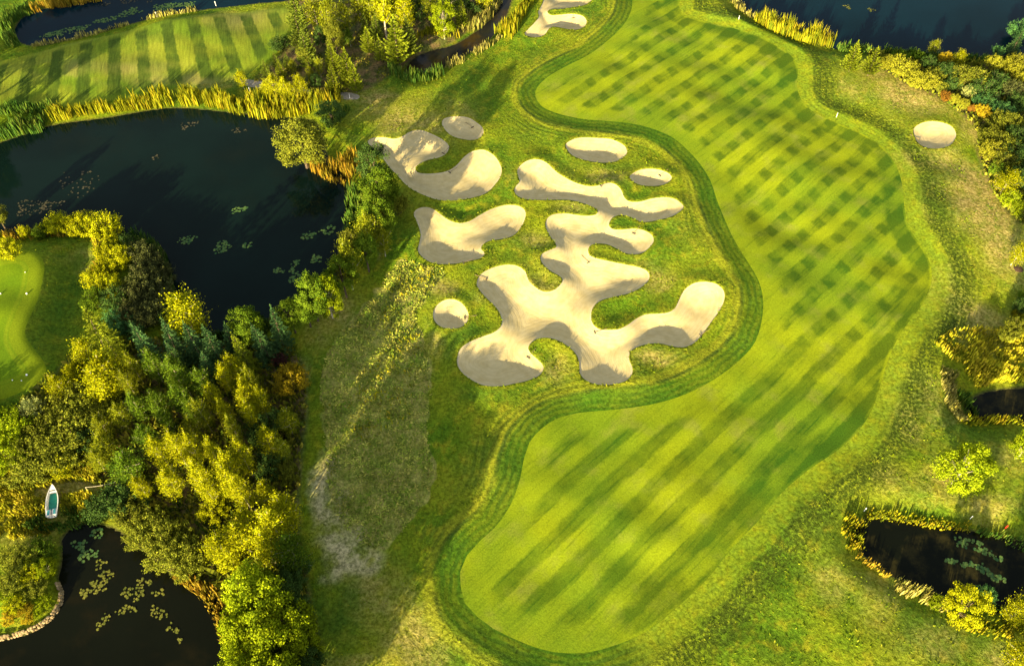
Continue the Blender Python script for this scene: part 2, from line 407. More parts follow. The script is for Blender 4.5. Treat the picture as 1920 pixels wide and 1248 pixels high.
GX0, GY0 = gp(20, 560)
def height(c, sand=False):
    x, y, sb, sw, sg = c['x'], c['y'], c['sb'], c['sw'], c['sg']
    near = sstep(0, 6, np.minimum(sw, 6))
    z = 0.30 * wav(x, y, 26, 11) + 0.10 * wav(x, y, 9, 12)
    z = z * (0.35 + 0.65 * sstep(0, 6, np.abs(c['sf'])))                       # the fairway is graded smoother
    z = z + 0.25 * np.exp(-((c['sf'] - 2.6) / 1.5) ** 2) * 0.5
    # bunker mounds
    e = np.clip(sb, 0, 99)
    z = z + 0.34 * np.exp(-(e / 2.2) ** 2) * (1 + 0.35 * wav(x, y, 11, 13))
    # green: a raised table with a steep flank
    z = z + 1.9 * (1 - sstep(-0.8, 4.0, sg)) 
    # ponds
    bank = sstep(-0.2, 4.5, sw)
    z = WATER_Z + (z - WATER_Z) * bank - np.clip(-sw * 0.45, 0, 1.8)
    z = np.where(sw > 0, np.maximum(z, WATER_Z + 0.01), z)
    z = z + np.where(c['sm'] < 0, 0.12, 0) * np.clip(-c['sm'], 0, 1)
    # outer edge of the sheet levels out
    ed = sstep(0, 10, np.minimum(np.minimum(x + 124, 124 - x), np.minimum(y - 8, 178 - y)))
    z = z * ed
    if sand:
        di = np.clip(-sb, 0, 99)
        z = z - 0.10 - 0.66 * (1 - np.exp(-(di / 1.6) ** 1.5)) - 0.05 * np.clip(di, 0, 4) + 0.09 * wav(x, y, 6, 14) * sstep(0.5, 2.5, di)
    return z

ZG = height({k: M[:NX * NY, KI[k]] for k in NAMES}).reshape(NY, NX)
# under the sand the sampled height is the sand itself
_s = {k: M[:NX * NY, KI[k]] for k in NAMES}
ZS = np.where(_s['sb'] < 0, height(_s, True), ZG.ravel()).reshape(NY, NX)
def hz(x, y):
    """height of the ground (or sand) at a place"""
    x = np.asarray(x, float); y = np.asarray(y, float)
    fx = np.clip((x + 124) / STEP, 0, NX - 1.001); fy = np.clip((y - 8) / STEP, 0, NY - 1.001)
    i, j = fx.astype(int), fy.astype(int); u, v = fx - i, fy - j
    return (ZS[j, i] * (1 - u) * (1 - v) + ZS[j, i + 1] * u * (1 - v) + ZS[j + 1, i] * (1 - u) * v + ZS[j + 1, i + 1] * u * v)
# ------------------------------------------------------------------ ground materials
left_edge = pts([p for p in FAIRWAY if False] or FAIRWAY[:56]); right_edge = pts(FAIRWAY[56:])
STRIPE_A = math.radians(44.0); PER_A = 3.85
STRIPE_B = math.radians(-59.0); PER_B = 3.54

def stripe(t, ang, period, ref, soft=0.35, wob=0.35, warp=0.25):
    """1 on the strips mown away from the viewer, 0 on the others"""
    nx, ny = math.sin(ang), -math.cos(ang)
    rx, ry = gp(*ref); ph = rx * nx + ry * ny
    s = t.sep(t.pos())
    p = t.math('ADD', t.math('MULTIPLY', s[0], nx), t.math('MULTIPLY', s[1], ny))
    p = t.math('ADD', p, t.math('MULTIPLY', t.math('SUBTRACT', t.noise(0.09, 2), 0.5), warp * 6))
    p = t.math('ADD', p, t.math('MULTIPLY', t.math('SUBTRACT', t.noise(1.7, 3), 0.5), wob))
    c = t.math('COSINE', t.math('MULTIPLY', t.math('SUBTRACT', p, ph), 2 * math.pi / period))
    return t.step(c, -soft, soft)

def fairway_material():
    t = NT('fairway_turf')
    A = stripe(t, STRIPE_A, PER_A, (1183.7, 186), 0.48, 0.5); B = stripe(t, STRIPE_B, PER_B, (1183.7, 186), 0.55, 0.55)
    y = t.sep(t.pos())[1]
    bm = t.step(y, float(gp(960, 760)[1]), float(gp(960, 560)[1]), 0.06, 1.0)
    big = t.noise(0.07, 3); mid = t.noise(0.5, 4); fine = t.noise(5.0, 5, 0.7)
    streak = t.noise(1.0, 4, 0.6, t.rot(STRIPE_A, 0.16, 2.6))
    dk = t.math('MULTIPLY', A, t.step(bm, 0, 1, 0.64, 0.44))
    dk = t.math('ADD', dk, t.math('MULTIPLY', t.math('MULTIPLY', A, B), t.math('MULTIPLY', bm, t.step(t.noise(0.28, 2), 0.30, 0.62, 0.14, 0.48))))
    # the round of the mower along the edge on the far side
    sf = t.attr('sf'); side = t.attr('side')
    clean = t.math('MULTIPLY', t.step(t.math('ADD', sf, t.math('MULTIPLY', t.noise(0.5, 3), 1.2)), -3.0, -1.8), t.math('SUBTRACT', 1.0, side))
    dk = t.math('MULTIPLY', dk, t.math('SUBTRACT', 1.0, t.math('MULTIPLY', clean, 0.85)))
    rim = t.math('MULTIPLY', t.step(sf, -3.6, -2.4), t.step(sf, -0.1, -0.5))
    rim = t.math('MULTIPLY', t.math('MULTIPLY', rim, side), t.step(t.noise(0.11, 2), 0.36, 0.56, 0.1, 0.7))
    dk = t.math('ADD', dk, rim)
    # single tyre lines and patches
    dk = t.math('MULTIPLY', dk, t.step(t.noise(0.35, 3), 0.25, 0.6, 0.74, 1.1))
    dk = t.math('ADD', dk, t.step(streak, 0.48, 0.75, 0.0, 0.45))
    dk = t.math('ADD', dk, t.step(mid, 0.4, 0.75, -0.06, 0.16), clamp=True)
    light = t.mix(t.step(big, 0.35, 0.66), (0.152, 0.230, 0.008), (0.235, 0.285, 0.006))
    light = t.mix(t.step(t.noise(0.23, 4), 0.5, 0.78), light, (0.215, 0.240, 0.030))
    dark = t.mix(t.step(big, 0.35, 0.66), (0.042, 0.102, 0.005), (0.075, 0.118, 0.004))
    col = t.mix(dk, light, dark)
    col = t.mul(col, t.step(fine, 0.2, 0.8, 0.72, 1.28))
    h = t.math('ADD', t.math('MULTIPLY', fine, 0.6), t.math('MULTIPLY', streak, 0.4))
    return t.finish(col, 0.95, t.bump(h, 0.75, 0.09), 0.08)

def fan(t):
    """broad mown strips that spread slightly toward the near side"""
    ax, ay = (float(v) for v in gp(213, -560)); s = t.sep(t.pos())
    dx = t.math('ADD', t.math('SUBTRACT', s[0], ax), t.math('MULTIPLY', t.math('SUBTRACT', t.noise(0.7, 3), 0.5), 0.9))
    th = t.math('ARCTAN2', dx, t.math('SUBTRACT', ay, s[1]))
    def ang(px, py):
        x, y = gp(px, py); return math.atan2(float(x) - ax, ay - float(y))
    per = (ang(430, 90) - ang(215, 90)) / 4.0
    c = t.math('COSINE', t.math('MULTIPLY', t.math('SUBTRACT', th, ang(320, 90)), 2 * math.pi / per))
    return t.step(c, -0.05, 0.45)

def ring_material(name, second=False):
    """mown turf of the second fairway / the green"""
    t = NT(name)
    big = t.noise(0.11, 3); fine = t.noise(5.0, 5, 0.7)
    if second:
        S = fan(t)
        S = t.math('MULTIPLY', S, t.step(t.noise(0.2, 3), 0.3, 0.6, 0.5, 0.95))
        inner = t.step(t.attr('sf2'), -0.5, -2.2)
        S = t.math('MULTIPLY', S, inner)
        lines = t.noise(1.0, 3, 0.6, t.rot(0.2, 3.0, 0.3))
        light = t.mix(t.step(big, 0.35, 0.65), (0.120, 0.195, 0.010), (0.200, 0.235, 0.016))
        light = t.mix(t.attr('dry'), light, (0.27, 0.22, 0.07))
        col = t.mix(S, light, (0.048, 0.085, 0.008))
        col = t.mul(col, t.step(lines, 0.3, 0.7, 0.82, 1.15))
        h = t.math('ADD', t.math('MULTIPLY', fine, 0.5), lines)
    else:
        sg = t.attr('sg')
        ring = t.math('MULTIPLY', t.step(sg, -2.9, -2.5), t.step(sg, -2.0, -2.4))
        light = t.mix(t.step(big, 0.35, 0.65), (0.095, 0.170, 0.004), (0.135, 0.205, 0.004))
        col = t.mix(t.math('MULTIPLY', ring, 0.4), light, (0.21, 0.26, 0.008))
        col = t.mix(t.step(sg, -2.2, -1.9, 0.0, 0.45), col, (0.190, 0.225, 0.006))
        h = t.math('MULTIPLY', fine, 0.6)
    col = t.mul(col, t.step(fine, 0.2, 0.8, 0.75, 1.25))
    return t.finish(col, 0.95, t.bump(h, 0.7, 0.08), 0.08)

def rough_material():
    t = NT('rough_turf')
    sf, side, dry, lush_shade = t.attr('sf'), t.attr('side'), t.attr('dry'), t.attr('lush_shade')
    big = t.noise(0.085, 4); mid = t.noise(0.55, 5, 0.6); fine = t.noise(2.6, 6, 0.72, None, 0.4)
    g = t.mix(t.step(big, 0.36, 0.64), (0.072, 0.140, 0.006), (0.155, 0.190, 0.007))
    g = t.mix(t.step(mid, 0.48, 0.72), g, (0.205, 0.212, 0.010))
    g = t.mix(t.step(mid, 0.46, 0.24, 0.0, 0.65), g, (0.036, 0.082, 0.005))
    d = t.math('MULTIPLY', dry, t.step(t.noise(0.8, 5, 0.65), 0.3, 0.65, 0.35, 1.15), clamp=True)
    g = t.mix(d, g, t.mix(t.step(fine, 0.35, 0.65), (0.250, 0.205, 0.040), (0.360, 0.280, 0.095)))
    l = t.math('MULTIPLY', lush_shade, t.step(t.noise(0.6, 4), 0.3, 0.6, 0.5, 1.0), clamp=True)
    g = t.mix(l, g, t.mix(mid, (0.026, 0.085, 0.007), (0.075, 0.135, 0.009)))
    # cut rings round the fairway: dark first cut on the bunker side, pale apron on the far side
    wob = t.math('ADD', sf, t.math('MULTIPLY', t.math('SUBTRACT', t.noise(0.35, 4), 0.5), 1.3))
    lines = t.math('COSINE', t.math('MULTIPLY', t.math('ADD', sf, t.math('MULTIPLY', t.noise(0.22, 2), 1.6)), 6.6))
    lines = t.step(lines, -0.6, 0.9)
    lft = t.math('SUBTRACT', 1.0, side)
    first = t.math('MULTIPLY', t.math('MULTIPLY', t.step(wob, 3.1, 2.2), lft), t.step(lines, 0.0, 1.0, 0.72, 1.1))
    g = t.mix(t.math('MULTIPLY', first, 0.90, clamp=True), g, t.mix(t.step(big, 0.4, 0.6), (0.036, 0.090, 0.005), (0.064, 0.110, 0.005)))
    pale = t.math('MULTIPLY', t.math('MULTIPLY', t.step(wob, 2.7, 3.2), t.step(wob, 4.6, 4.0)), lft)
    g = t.mix(t.math('MULTIPLY', pale, 0.55), g, (0.24, 0.25, 0.014))
    edge = t.math('MULTIPLY', t.step(sf, 3.4, 3.0), t.step(sf, 2.5, 2.9))
    g = t.mix(t.math('MULTIPLY', t.math('MULTIPLY', edge, lft), t.step(t.noise(0.12, 2), 0.4, 0.6, 0.1, 0.75)), g, (0.016, 0.045, 0.008))
    trk = t.math('MULTIPLY', t.math('MULTIPLY', t.step(sf, 9.5, 5.0), t.step(sf, 0.0, 1.0)), t.step(t.noise(0.14, 2), 0.42, 0.62, 0.0, 0.55))
    g = t.mix(t.math('MULTIPLY', trk, lines), g, (0.050, 0.085, 0.008))
    apron = t.math('MULTIPLY', t.step(wob, 3.0, 1.6), side)
    g = t.mix(t.math('MULTIPLY', apron, t.step(mid, 0.3, 0.65, 0.85, 0.45)), g, t.mix(t.step(mid, 0.35, 0.65), (0.150, 0.215, 0.012), (0.205, 0.245, 0.008)))
    outer = t.math('MULTIPLY', t.math('MULTIPLY', t.step(wob, 2.2, 3.4), t.step(wob, 7.5, 4.5)), side)
    g = t.mix(t.math('MULTIPLY', outer, t.step(fine, 0.64, 0.44, 0.0, 0.95)), g, (0.045, 0.070, 0.006))
    # skirt of longer grass round the bunkers' lower lips
    sb = t.attr('sb')
    g = t.mix(t.step(sb, 0.9, 0.1, 0.0, 0.4), g, (0.20, 0.20, 0.01))
    # woodland floor, worn track, meadow, pond bed
    w = t.math('MULTIPLY', t.step(t.attr('swo'), 0.6, -0.6), t.step(mid, 0.25, 0.5, 0.6, 1.0))
    g = t.mix(w, g, t.mix(t.step(t.noise(0.5, 5), 0.4, 0.62), (0.075, 0.085, 0.022), (0.165, 0.115, 0.050)))
    g = t.mix(t.step(t.attr('sm'), 0.2, -0.2, 0.0, 0.8), g, t.mix(t.step(mid, 0.35, 0.6), (0.150, 0.190, 0.028), (0.300, 0.275, 0.070)))
    tr = t.math('MULTIPLY', t.step(t.attr('st'), 0.8, -1.8), t.step(t.noise(0.45, 5, 0.65), 0.34, 0.62, 0.15, 0.9))
    g = t.mix(tr, g, t.mix(t.step(fine, 0.35, 0.65), (0.310, 0.285, 0.130), (0.460, 0.390, 0.210)))
    g = t.mix(t.step(t.attr('sw'), 0.7, -0.1), g, (0.045, 0.038, 0.020))
    g = t.mul(g, t.step(fine, 0.27, 0.73, 0.56, 1.75))
    h = t.math('ADD', t.math('MULTIPLY', fine, 0.75), t.math('MULTIPLY', mid, 0.6))
    h = t.math('ADD', h, t.math('MULTIPLY', t.math('MULTIPLY', lines, trk), -0.25))
    calm = t.step(wob, 1.4, 3.8, 0.25, 1.0)
    return t.finish(g, 0.95, t.bump(t.math('MULTIPLY', h, calm), 1.0, 0.38), 0.06)

def sand_material():
    t = NT('raked_sand'); sb = t.attr('sb')
    warp = t.math('MULTIPLY', t.noise(0.16, 2), 3.2)
    r = t.math('COSINE', t.math('MULTIPLY', t.math('ADD', sb, warp), 2 * math.pi / 0.62))
    r2 = t.math('COSINE', t.math('MULTIPLY', t.math('ADD', sb, t.math('MULTIPLY', t.noise(0.24, 2), 2.0)), 2 * math.pi / 0.27))
    n = t.noise(0.9, 5); f = t.noise(9, 4)
    c = t.mix(t.step(n, 0.3, 0.7), (0.460, 0.372, 0.172), (0.530, 0.440, 0.228))
    c = t.mul(c, t.step(t.math('ADD', t.math('MULTIPLY', r, 0.6), t.math('MULTIPLY', r2, 0.5)), -1, 1, 0.95, 1.04))
    c = t.mul(c, t.step(f, 0.2, 0.8, 0.94, 1.06))
    c = t.mix(t.step(sb, -0.35, -0.05, 0.0, 0.5), c, (0.52, 0.46, 0.34))
    h = t.math('ADD', t.math('MULTIPLY', r, 0.35), t.math('MULTIPLY', r2, 0.25))
    h = t.math('ADD', h, t.math('MULTIPLY', n, 0.6))
    return t.finish(c, 0.95, t.bump(h, 0.15, 0.07), 0.05)

def gravel_material():
    t = NT('pale_gravel'); f = t.noise(3, 6, 0.7)
    c = t.mix(t.step(f, 0.3, 0.7), (0.22, 0.19, 0.13), (0.42, 0.38, 0.31))
    return t.finish(c, 0.95, t.bump(f, 0.6, 0.08), 0.05)

MAT_FAIR, MAT_GREEN, MAT_FAIR2 = fairway_material(), ring_material('green_turf'), ring_material('second_fairway_turf', True)
MAT_ROUGH, MAT_SAND, MAT_GRAVEL = rough_material(), sand_material(), gravel_material()

def sheet(name, key, mat, attrs, sand=False, skirt=False):
    T = pieces[key]; use, Tn = np.unique(T, return_inverse=True); Tn = Tn.reshape(T.shape)
    P = {k: M[use, KI[k]] for k in NAMES}
    if sand: P['sb'] = np.minimum(P['sb'], 0.0)
    z = height(P, sand)
    V = np.stack([P['x'], P['y'], z], 1)
    e = 0.05
    def shifted(dx, dy):
        return z
    if 'side' in attrs:
        dl = line_d(P['x'], P['y'], left_edge, 40); dr = line_d(P['x'], P['y'], right_edge, 40)
        P['side'] = sstep(-3, 3, dl - dr)
    if skirt:                                            # turf edge standing over the sand
        on = np.abs(P['sb']) < 2e-3
        E = np.concatenate([Tn[:, [0, 1]], Tn[:, [1, 2]], Tn[:, [2, 0]]]); E = E[on[E].all(1)]
        Es = np.sort(E, 1); u, idx, cn = np.unique(Es, axis=0, return_index=True, return_counts=True)
        E = E[idx[cn == 1]]
        vs, inv = np.unique(E, return_inverse=True); inv = inv.reshape(E.shape)
        low = V[vs].copy(); low[:, 2] -= 0.35; b0 = len(V)
        V = np.vstack([V, low])
        for k in P: P[k] = np.concatenate([P[k], P[k][vs]])
        q0, q1 = E[:, 0], E[:, 1]; l0, l1 = b0 + inv[:, 0], b0 + inv[:, 1]
        Tn = np.concatenate([Tn, np.stack([q1, q0, l0], 1), np.stack([q1, l0, l1], 1)])
    me = np_mesh(name, V, Tn, mat, {a: P[a] for a in attrs}, True)
    return link(name, me)

ground = tag(sheet('ground', 'ground', MAT_ROUGH, ['sf', 'side', 'dry', 'lush_shade', 'swo', 'sm', 'st', 'sw', 'sb'], skirt=True), 'uneven rough grass round bunkers, ponds and woods', 'grass', kind='structure')
fair = tag(sheet('fairway', 'fair', MAT_FAIR, ['sf', 'side']), 'wide mown fairway with checkered stripes curving round the bunkers', 'fairway', kind='structure')
green = tag(sheet('putting_green', 'green', MAT_GREEN, ['sg']), 'raised close-mown green at the picture\'s edge below the big lake', 'green', kind='structure')
fair2 = tag(sheet('fairway', 'fair2', MAT_FAIR2, ['sf2', 'dry']), 'far fairway with broad dark stripes between two lakes', 'fairway', kind='structure')
path = tag(sheet('gravel_path', 'gravel', MAT_GRAVEL, ['sp']), 'pale gravel path between pine wood and lake reeds', 'path', kind='structure')

# land beyond the surveyed sheet, out to the horizon
t = NT('distant_grass')
far_mat = t.finish(t.mix(t.step(t.noise(0.02, 5), 0.35, 0.65), (0.09, 0.13, 0.012), (0.19, 0.19, 0.02)), 0.95, t.bump(t.noise(2.0, 5), 0.8, 0.3), 0.05)
x0, x1, y0, y1, R = -124.0, gx[-1], 8.0, gy[-1], 4000.0
V = [(x0, y0, 0), (x1, y0, 0), (x1, y1, 0), (x0, y1, 0), (-R, -R, 0), (R, -R, 0), (R, R, 0), (-R, R, 0)]
far = link('terrain', np_mesh('terrain', V, [(0, 4, 5, 1), (1, 5, 6, 2), (2, 6, 7, 3), (3, 7, 4, 0)], far_mat))
tag(far, 'grassland beyond the golf course out to the horizon', 'land', kind='structure')

BUNKER_TAGS = {
 'main': 'huge many-armed bunker of pale sand beside the fairway',
 'kidney': 'kidney-shaped bunker nearest the big lake, half in tree shade',
 'upper': 'small oval bunker in tree shade above the kidney-shaped bunker',
 'long': 'long oval bunker close below the checkered fairway bend',
 'small': 'small lens-shaped bunker between long oval bunker and many-armed bunker',
 'winged': 'winged bunker with two lobes between kidney bunker and round bunker',
 'round': 'small round bunker beside the tall-grass meadow',
 'right': 'bright oval bunker by itself near the shrub bank',
 'top': 'white bunker with fingers cut by the picture\'s top edge',
}
bunker_objs = {}
for k, lab in BUNKER_TAGS.items():
    bunker_objs[k] = tag(sheet('sand_bunker', 'b_' + k, MAT_SAND, ['sb'], sand=True), lab, 'bunker', 'sand bunkers of the golf course')

# ------------------------------------------------------------------ water
def water_material(name, deep, weed=None, wscale=0.3, lo=0.5, hi=0.75, spec=0.16):
    t = NT(name)
    c = t.mix(t.step(t.noise(0.05, 3), 0.35, 0.65), deep, tuple(v * 1.5 for v in deep))
    if weed: c = t.mix(t.step(t.noise(wscale, 7, 0.65), lo, hi), c, weed)
    b = t.n('ShaderNodeBsdfPrincipled'); t.put(b.inputs['Base Color'], c)
    b.inputs['Specular IOR Level'].default_value = spec; b.inputs['Roughness'].default_value = 0.06; b.inputs['IOR'].default_value = 1.33
    t.t.links.new(t.bump(t.noise(1.6, 3), 0.035, 0.05), b.inputs['Normal'])
    t.t.links.new(b.outputs[0], t.out.inputs['Surface'])
    return t.m
W_LAKE = water_material('lake_water', (0.0020, 0.0070, 0.0055), (0.005, 0.009, 0.005), 0.06, 0.5, 0.8)
W_BLUE = water_material('open_lake_water', (0.0014, 0.0105, 0.0170), spec=0.07)
W_POND = water_material('pond_water', (0.0030, 0.0040, 0.0018), (0.030, 0.026, 0.007), 0.35, 0.46, 0.70)
W_BLACK = water_material('black_pond_water', (0.0032, 0.0040, 0.0018), (0.009, 0.008, 0.003), 0.25, 0.5, 0.75)
W_CREEK = water_material('creek_water', (0.010, 0.011, 0.010), (0.050, 0.032, 0.006), 0.12, 0.45, 0.7)
WATER_TAGS = {
 'big': ('lake', 'big dark lake with reed bank and scattered lily pads', W_LAKE),
 'north': ('pond', 'blue pond behind the far striped fairway', W_BLUE),
 'east': ('lake', 'deep blue lake beyond the fairway and shrub bank', W_BLUE),
 'creek': ('creek', 'narrow brown creek between pine wood and fairway', W_CREEK),
 'south': ('pond', 'black pond with stone retaining wall and lily pads', W_BLACK),
 'corner': ('pond', 'dark weedy pond beside the lone golden tree and gold reeds', W_POND),
 'reedy': ('pond', 'small black pond ringed by tall tan reeds', W_POND),
}
for k, (nm, lab, mt) in WATER_TAGS.items():
    lp = lake_loops[k]; cen = lp.mean(0)
    # a sheet that runs a little under the banks
    nrm = np.roll(lp, -1, 0) - np.roll(lp, 1, 0); nrm = np.stack([nrm[:, 1], -nrm[:, 0]], 1)
    nrm /= np.linalg.norm(nrm, axis=1, keepdims=True) + 1e-9
    area = 0.5 * np.sum(lp[:, 0] * np.roll(lp[:, 1], -1) - np.roll(lp[:, 0], -1) * lp[:, 1])
    q = lp + nrm * (0.5 if area > 0 else -0.5)
    if area < 0: q = q[::-1]
    me = bpy.data.meshes.new(nm)
    me.from_pydata([(p[0], p[1], WATER_Z) for p in q], [], [tuple(range(len(q)))]); me.materials.append(mt)
    tag(link(nm, me), lab, 'water', kind='structure')
# ------------------------------------------------------------------ plants: crowns of single leaves
LM = {
 'spruce': leaf_mat('spruce_needles', (0.018, 0.045, 0.030), (0.060, 0.090, 0.045), 0.08),
 'goldspruce': leaf_mat('sunlit_needles', (0.080, 0.095, 0.012), (0.170, 0.160, 0.016), 0.10),  # sunlight on the brighter conifers, put into their needle colour
 'pine': leaf_mat('pine_needles', (0.060, 0.080, 0.016), (0.130, 0.130, 0.026), 0.12),
 'birch': leaf_mat('birch_leaves', (0.050, 0.066, 0.007), (0.210, 0.180, 0.014), 0.18),  # pale tone as highlights, green tone as shading inside the crown
 'gold': leaf_mat('golden_leaves', (0.066, 0.078, 0.004), (0.300, 0.240, 0.008), 0.18),  # gold leaves painted as highlights, greener ones as crown shading
 'broad': leaf_mat('broad_leaves', (0.028, 0.056, 0.008), (0.100, 0.120, 0.014), 0.18),
 'lime': leaf_mat('lime_leaves', (0.060, 0.082, 0.005), (0.185, 0.185, 0.008), 0.18),
 'olive': leaf_mat('olive_leaves', (0.040, 0.048, 0.008), (0.155, 0.135, 0.024), 0.18),
 'dark': leaf_mat('dark_leaves', (0.016, 0.034, 0.014), (0.045, 0.062, 0.022), 0.12),
 'teal': leaf_mat('blue_green_leaves', (0.020, 0.055, 0.032), (0.060, 0.110, 0.050), 0.15),
 'bronze': leaf_mat('scrub_twigs', (0.030, 0.032, 0.018), (0.065, 0.060, 0.032), 0.10),
 'pale': leaf_mat('silver_leaves', (0.190, 0.180, 0.090), (0.340, 0.300, 0.160), 0.20),
 'red': leaf_mat('red_leaves', (0.110, 0.050, 0.012), (0.220, 0.090, 0.024), 0.20),
 'orange': leaf_mat('orange_leaves', (0.180, 0.110, 0.010), (0.300, 0.190, 0.018), 0.25),
 'khaki': leaf_mat('khaki_leaves', (0.100, 0.092, 0.012), (0.210, 0.170, 0.024), 0.18),
 'purple': leaf_mat('purple_leaves', (0.028, 0.010, 0.018), (0.055, 0.020, 0.030), 0.10),
}
BARK = plain('brown_bark', (0.10, 0.075, 0.05), 0.9, 0.4, 5, 0.1)
BARK_PALE = plain('pale_bark', (0.38, 0.33, 0.24), 0.85, 0.3, 6, 0.1)

def unit(r, n):
    v = r.normal(size=(n, 3)); return v / np.linalg.norm(v, axis=1, keepdims=True)

def leaves(Cn, D, N, L, W, r):
    """one bent rhombus per leaf: centre, direction, normal, length, width"""
    D = D / (np.linalg.norm(D, axis=1, keepdims=True) + 1e-9)
    S = np.cross(D, N); S /= np.linalg.norm(S, axis=1, keepdims=True) + 1e-9
    U = np.cross(S, D)
    L = L[:, None]; W = W[:, None]
    v = np.stack([Cn - D * L * .5, Cn + S * W * .5 + U * W * .12, Cn + D * L * .5, Cn - S * W * .5 + U * W * .12], 1)
    n = len(Cn)
    return v.reshape(-1, 3), np.arange(n * 4).reshape(n, 4), np.repeat(np.clip(r.normal(0.5, 0.28, n), 0, 1), 4)

def crown_broad(r, H=8.0, R=3.2, base=0.22, nclump=84, per=120, leaf=0.235, flat=1.0, tips=None):
    """clumps of leaves on a lumpy egg; gaps stay open between them"""
    hc = H * (base + (1 - base) * 0.5); rz = H * (1 - base) * 0.5
    u = unit(r, nclump); u[:, 2] = np.where(u[:, 2] < -0.85, -u[:, 2], u[:, 2])
    k = r.uniform(0.5, 1.0, nclump) ** 0.6 * r.uniform(0.82, 1.1, nclump)
    cc = u * k[:, None] * np.array([R, R, rz]) + np.array([0, 0, hc])
    cc[:, 0] += 0.10 * R * np.sin(u[:, 2] * 5 + r.uniform(0, 6))
    if tips is not None: tips.extend([tuple(c) for c in cc[:16]])
    cr = R * r.uniform(0.17, 0.30, nclump)
    ci = np.repeat(np.arange(nclump), per); n = len(ci)
    off = unit(r, n) * (r.uniform(0, 1, n) ** 0.45)[:, None]
    P = cc[ci] + off * cr[ci][:, None] * np.array([1, 1, 0.8])
    out = P - np.array([0, 0, hc * 0.9]); out /= np.linalg.norm(out, axis=1, keepdims=True)
    N = out * 0.8 + off * 0.6 + r.normal(size=(n, 3)) * 0.4
    D = unit(r, n) + out * 0.5
    s = leaf * r.uniform(0.6, 1.25, n)
    v, f, a = leaves(P, D, N, s, s * 0.72, r)
    a = np.clip(a * 0.7 + np.repeat(r.uniform(0, 0.45, nclump)[ci], 4), 0, 1)
    return v, f, a

def crown_upright(r, H=8.0, R=1.75, base=0.10, nb=56, per=100, leaf=0.215, lift=0.9, tips=None):
    """many thin rising branches, each clothed with small leaves"""
    PP, DD, NN = [], [], []
    for i in range(nb):
        t = (i + r.uniform(0, 1)) / nb; z0 = H * (base + (0.93 - base) * t * 0.92)
        a = i * 2.399 + r.uniform(-0.5, 0.5)
        w = R * (math.sin(math.pi * min(1, 0.25 + 0.80 * t)) ** 0.75) * r.uniform(0.65, 1.15) + 0.12
        tip = np.array([math.cos(a) * w, math.sin(a) * w, z0 + w * lift * r.uniform(0.6, 1.3)])
        st = np.array([0, 0, z0])
        if tips is not None and i % 3 == 0: tips.append((tuple(st), tuple(tip)))
        n = per; q = r.uniform(0.12, 1.05, n) ** 0.75
        p = st + (tip - st) * q[:, None] + r.normal(size=(n, 3)) * (0.09 + 0.13 * w) * np.array([1, 1, 0.8])
        PP.append(p); d = (tip - st) + r.normal(size=(n, 3)) * 0.9 * w + np.array([0, 0, 0.2]); DD.append(d)
        NN.append(np.array([math.cos(a), math.sin(a), 0.35]) * 1.2 + r.normal(size=(n, 3)) * 0.5)
    n2 = 60
    PP.append(np.array([0, 0, H * 0.93]) + r.normal(size=(n2, 3)) * np.array([0.2, 0.2, H * 0.05])); DD.append(r.normal(size=(n2, 3)) + np.array([0, 0, 1])); NN.append(unit(r, n2))
    P, D, N = np.vstack(PP), np.vstack(DD), np.vstack(NN)
    s = leaf * r.uniform(0.55, 1.3, len(P))
    return leaves(P, D, N, s, s * 0.55, r)

def crown_conifer(r, H=9.0, R=2.2, base=0.05, whorls=17, nb=9, droop=0.25, per=46, leaf=0.27, rag=0.2, tips=None):
    """tiers of branches, longest at the foot, each a flat spray of needles"""
    PP, DD, NN = [], [], []
    for w in range(whorls):
        t = (w + 0.5) / whorls; z0 = H * (base + (0.97 - base) * t)
        L0 = R * (1 - t) ** 0.85 + 0.12
        k = max(4, int(nb * (0.6 + 0.5 * (1 - t))))
        for j in range(k):
            a = 2 * math.pi * (j + r.uniform(-0.3, 0.3)) / k + w * 0.7
            L = L0 * r.uniform(1 - rag, 1 + rag * 0.6)
            o = np.array([math.cos(a), math.sin(a), 0.0]); sd = np.array([-math.sin(a), math.cos(a), 0.0])
            n = max(6, int(per * (0.25 + L / R)))
            q = r.uniform(0.08, 1.0, n) ** 0.7
            wid = 0.30 * L * (1.08 - q) + 0.05
            lat = r.uniform(-1, 1, n)
            zz = z0 - droop * L * q + 0.30 * L * q ** 3 * (0.6 if droop > 0.1 else 1.4)
            p = o * (q * L)[:, None] + sd * (lat * wid)[:, None]; p[:, 2] = zz + r.normal(0, 0.05, n)
            PP.append(p); DD.append(o + sd * (lat * 0.8)[:, None] + np.array([0, 0, 0.35]) + r.normal(size=(n, 3)) * 0.25)
            NN.append(np.array([0, 0, 1.0]) + o * 0.5 + r.normal(size=(n, 3)) * 0.45)
            if tips is not None and j % 3 == 0 and w % 2 == 0: tips.append(((0, 0, z0), tuple(o * L * 0.8 + np.array([0, 0, z0 - droop * L * 0.8]))))
    n2 = 40
    PP.append(np.stack([r.normal(0, 0.05, n2), r.normal(0, 0.05, n2), H * r.uniform(0.9, 1.04, n2)], 1)); DD.append(r.normal(size=(n2, 3)) * 0.4 + np.array([0, 0, 1])); NN.append(unit(r, n2))
    P, D, N = np.vstack(PP), np.vstack(DD), np.vstack(NN)
    s = leaf * r.uniform(0.7, 1.3, len(P))
    return leaves(P, D, N, s, s * 0.42, r)

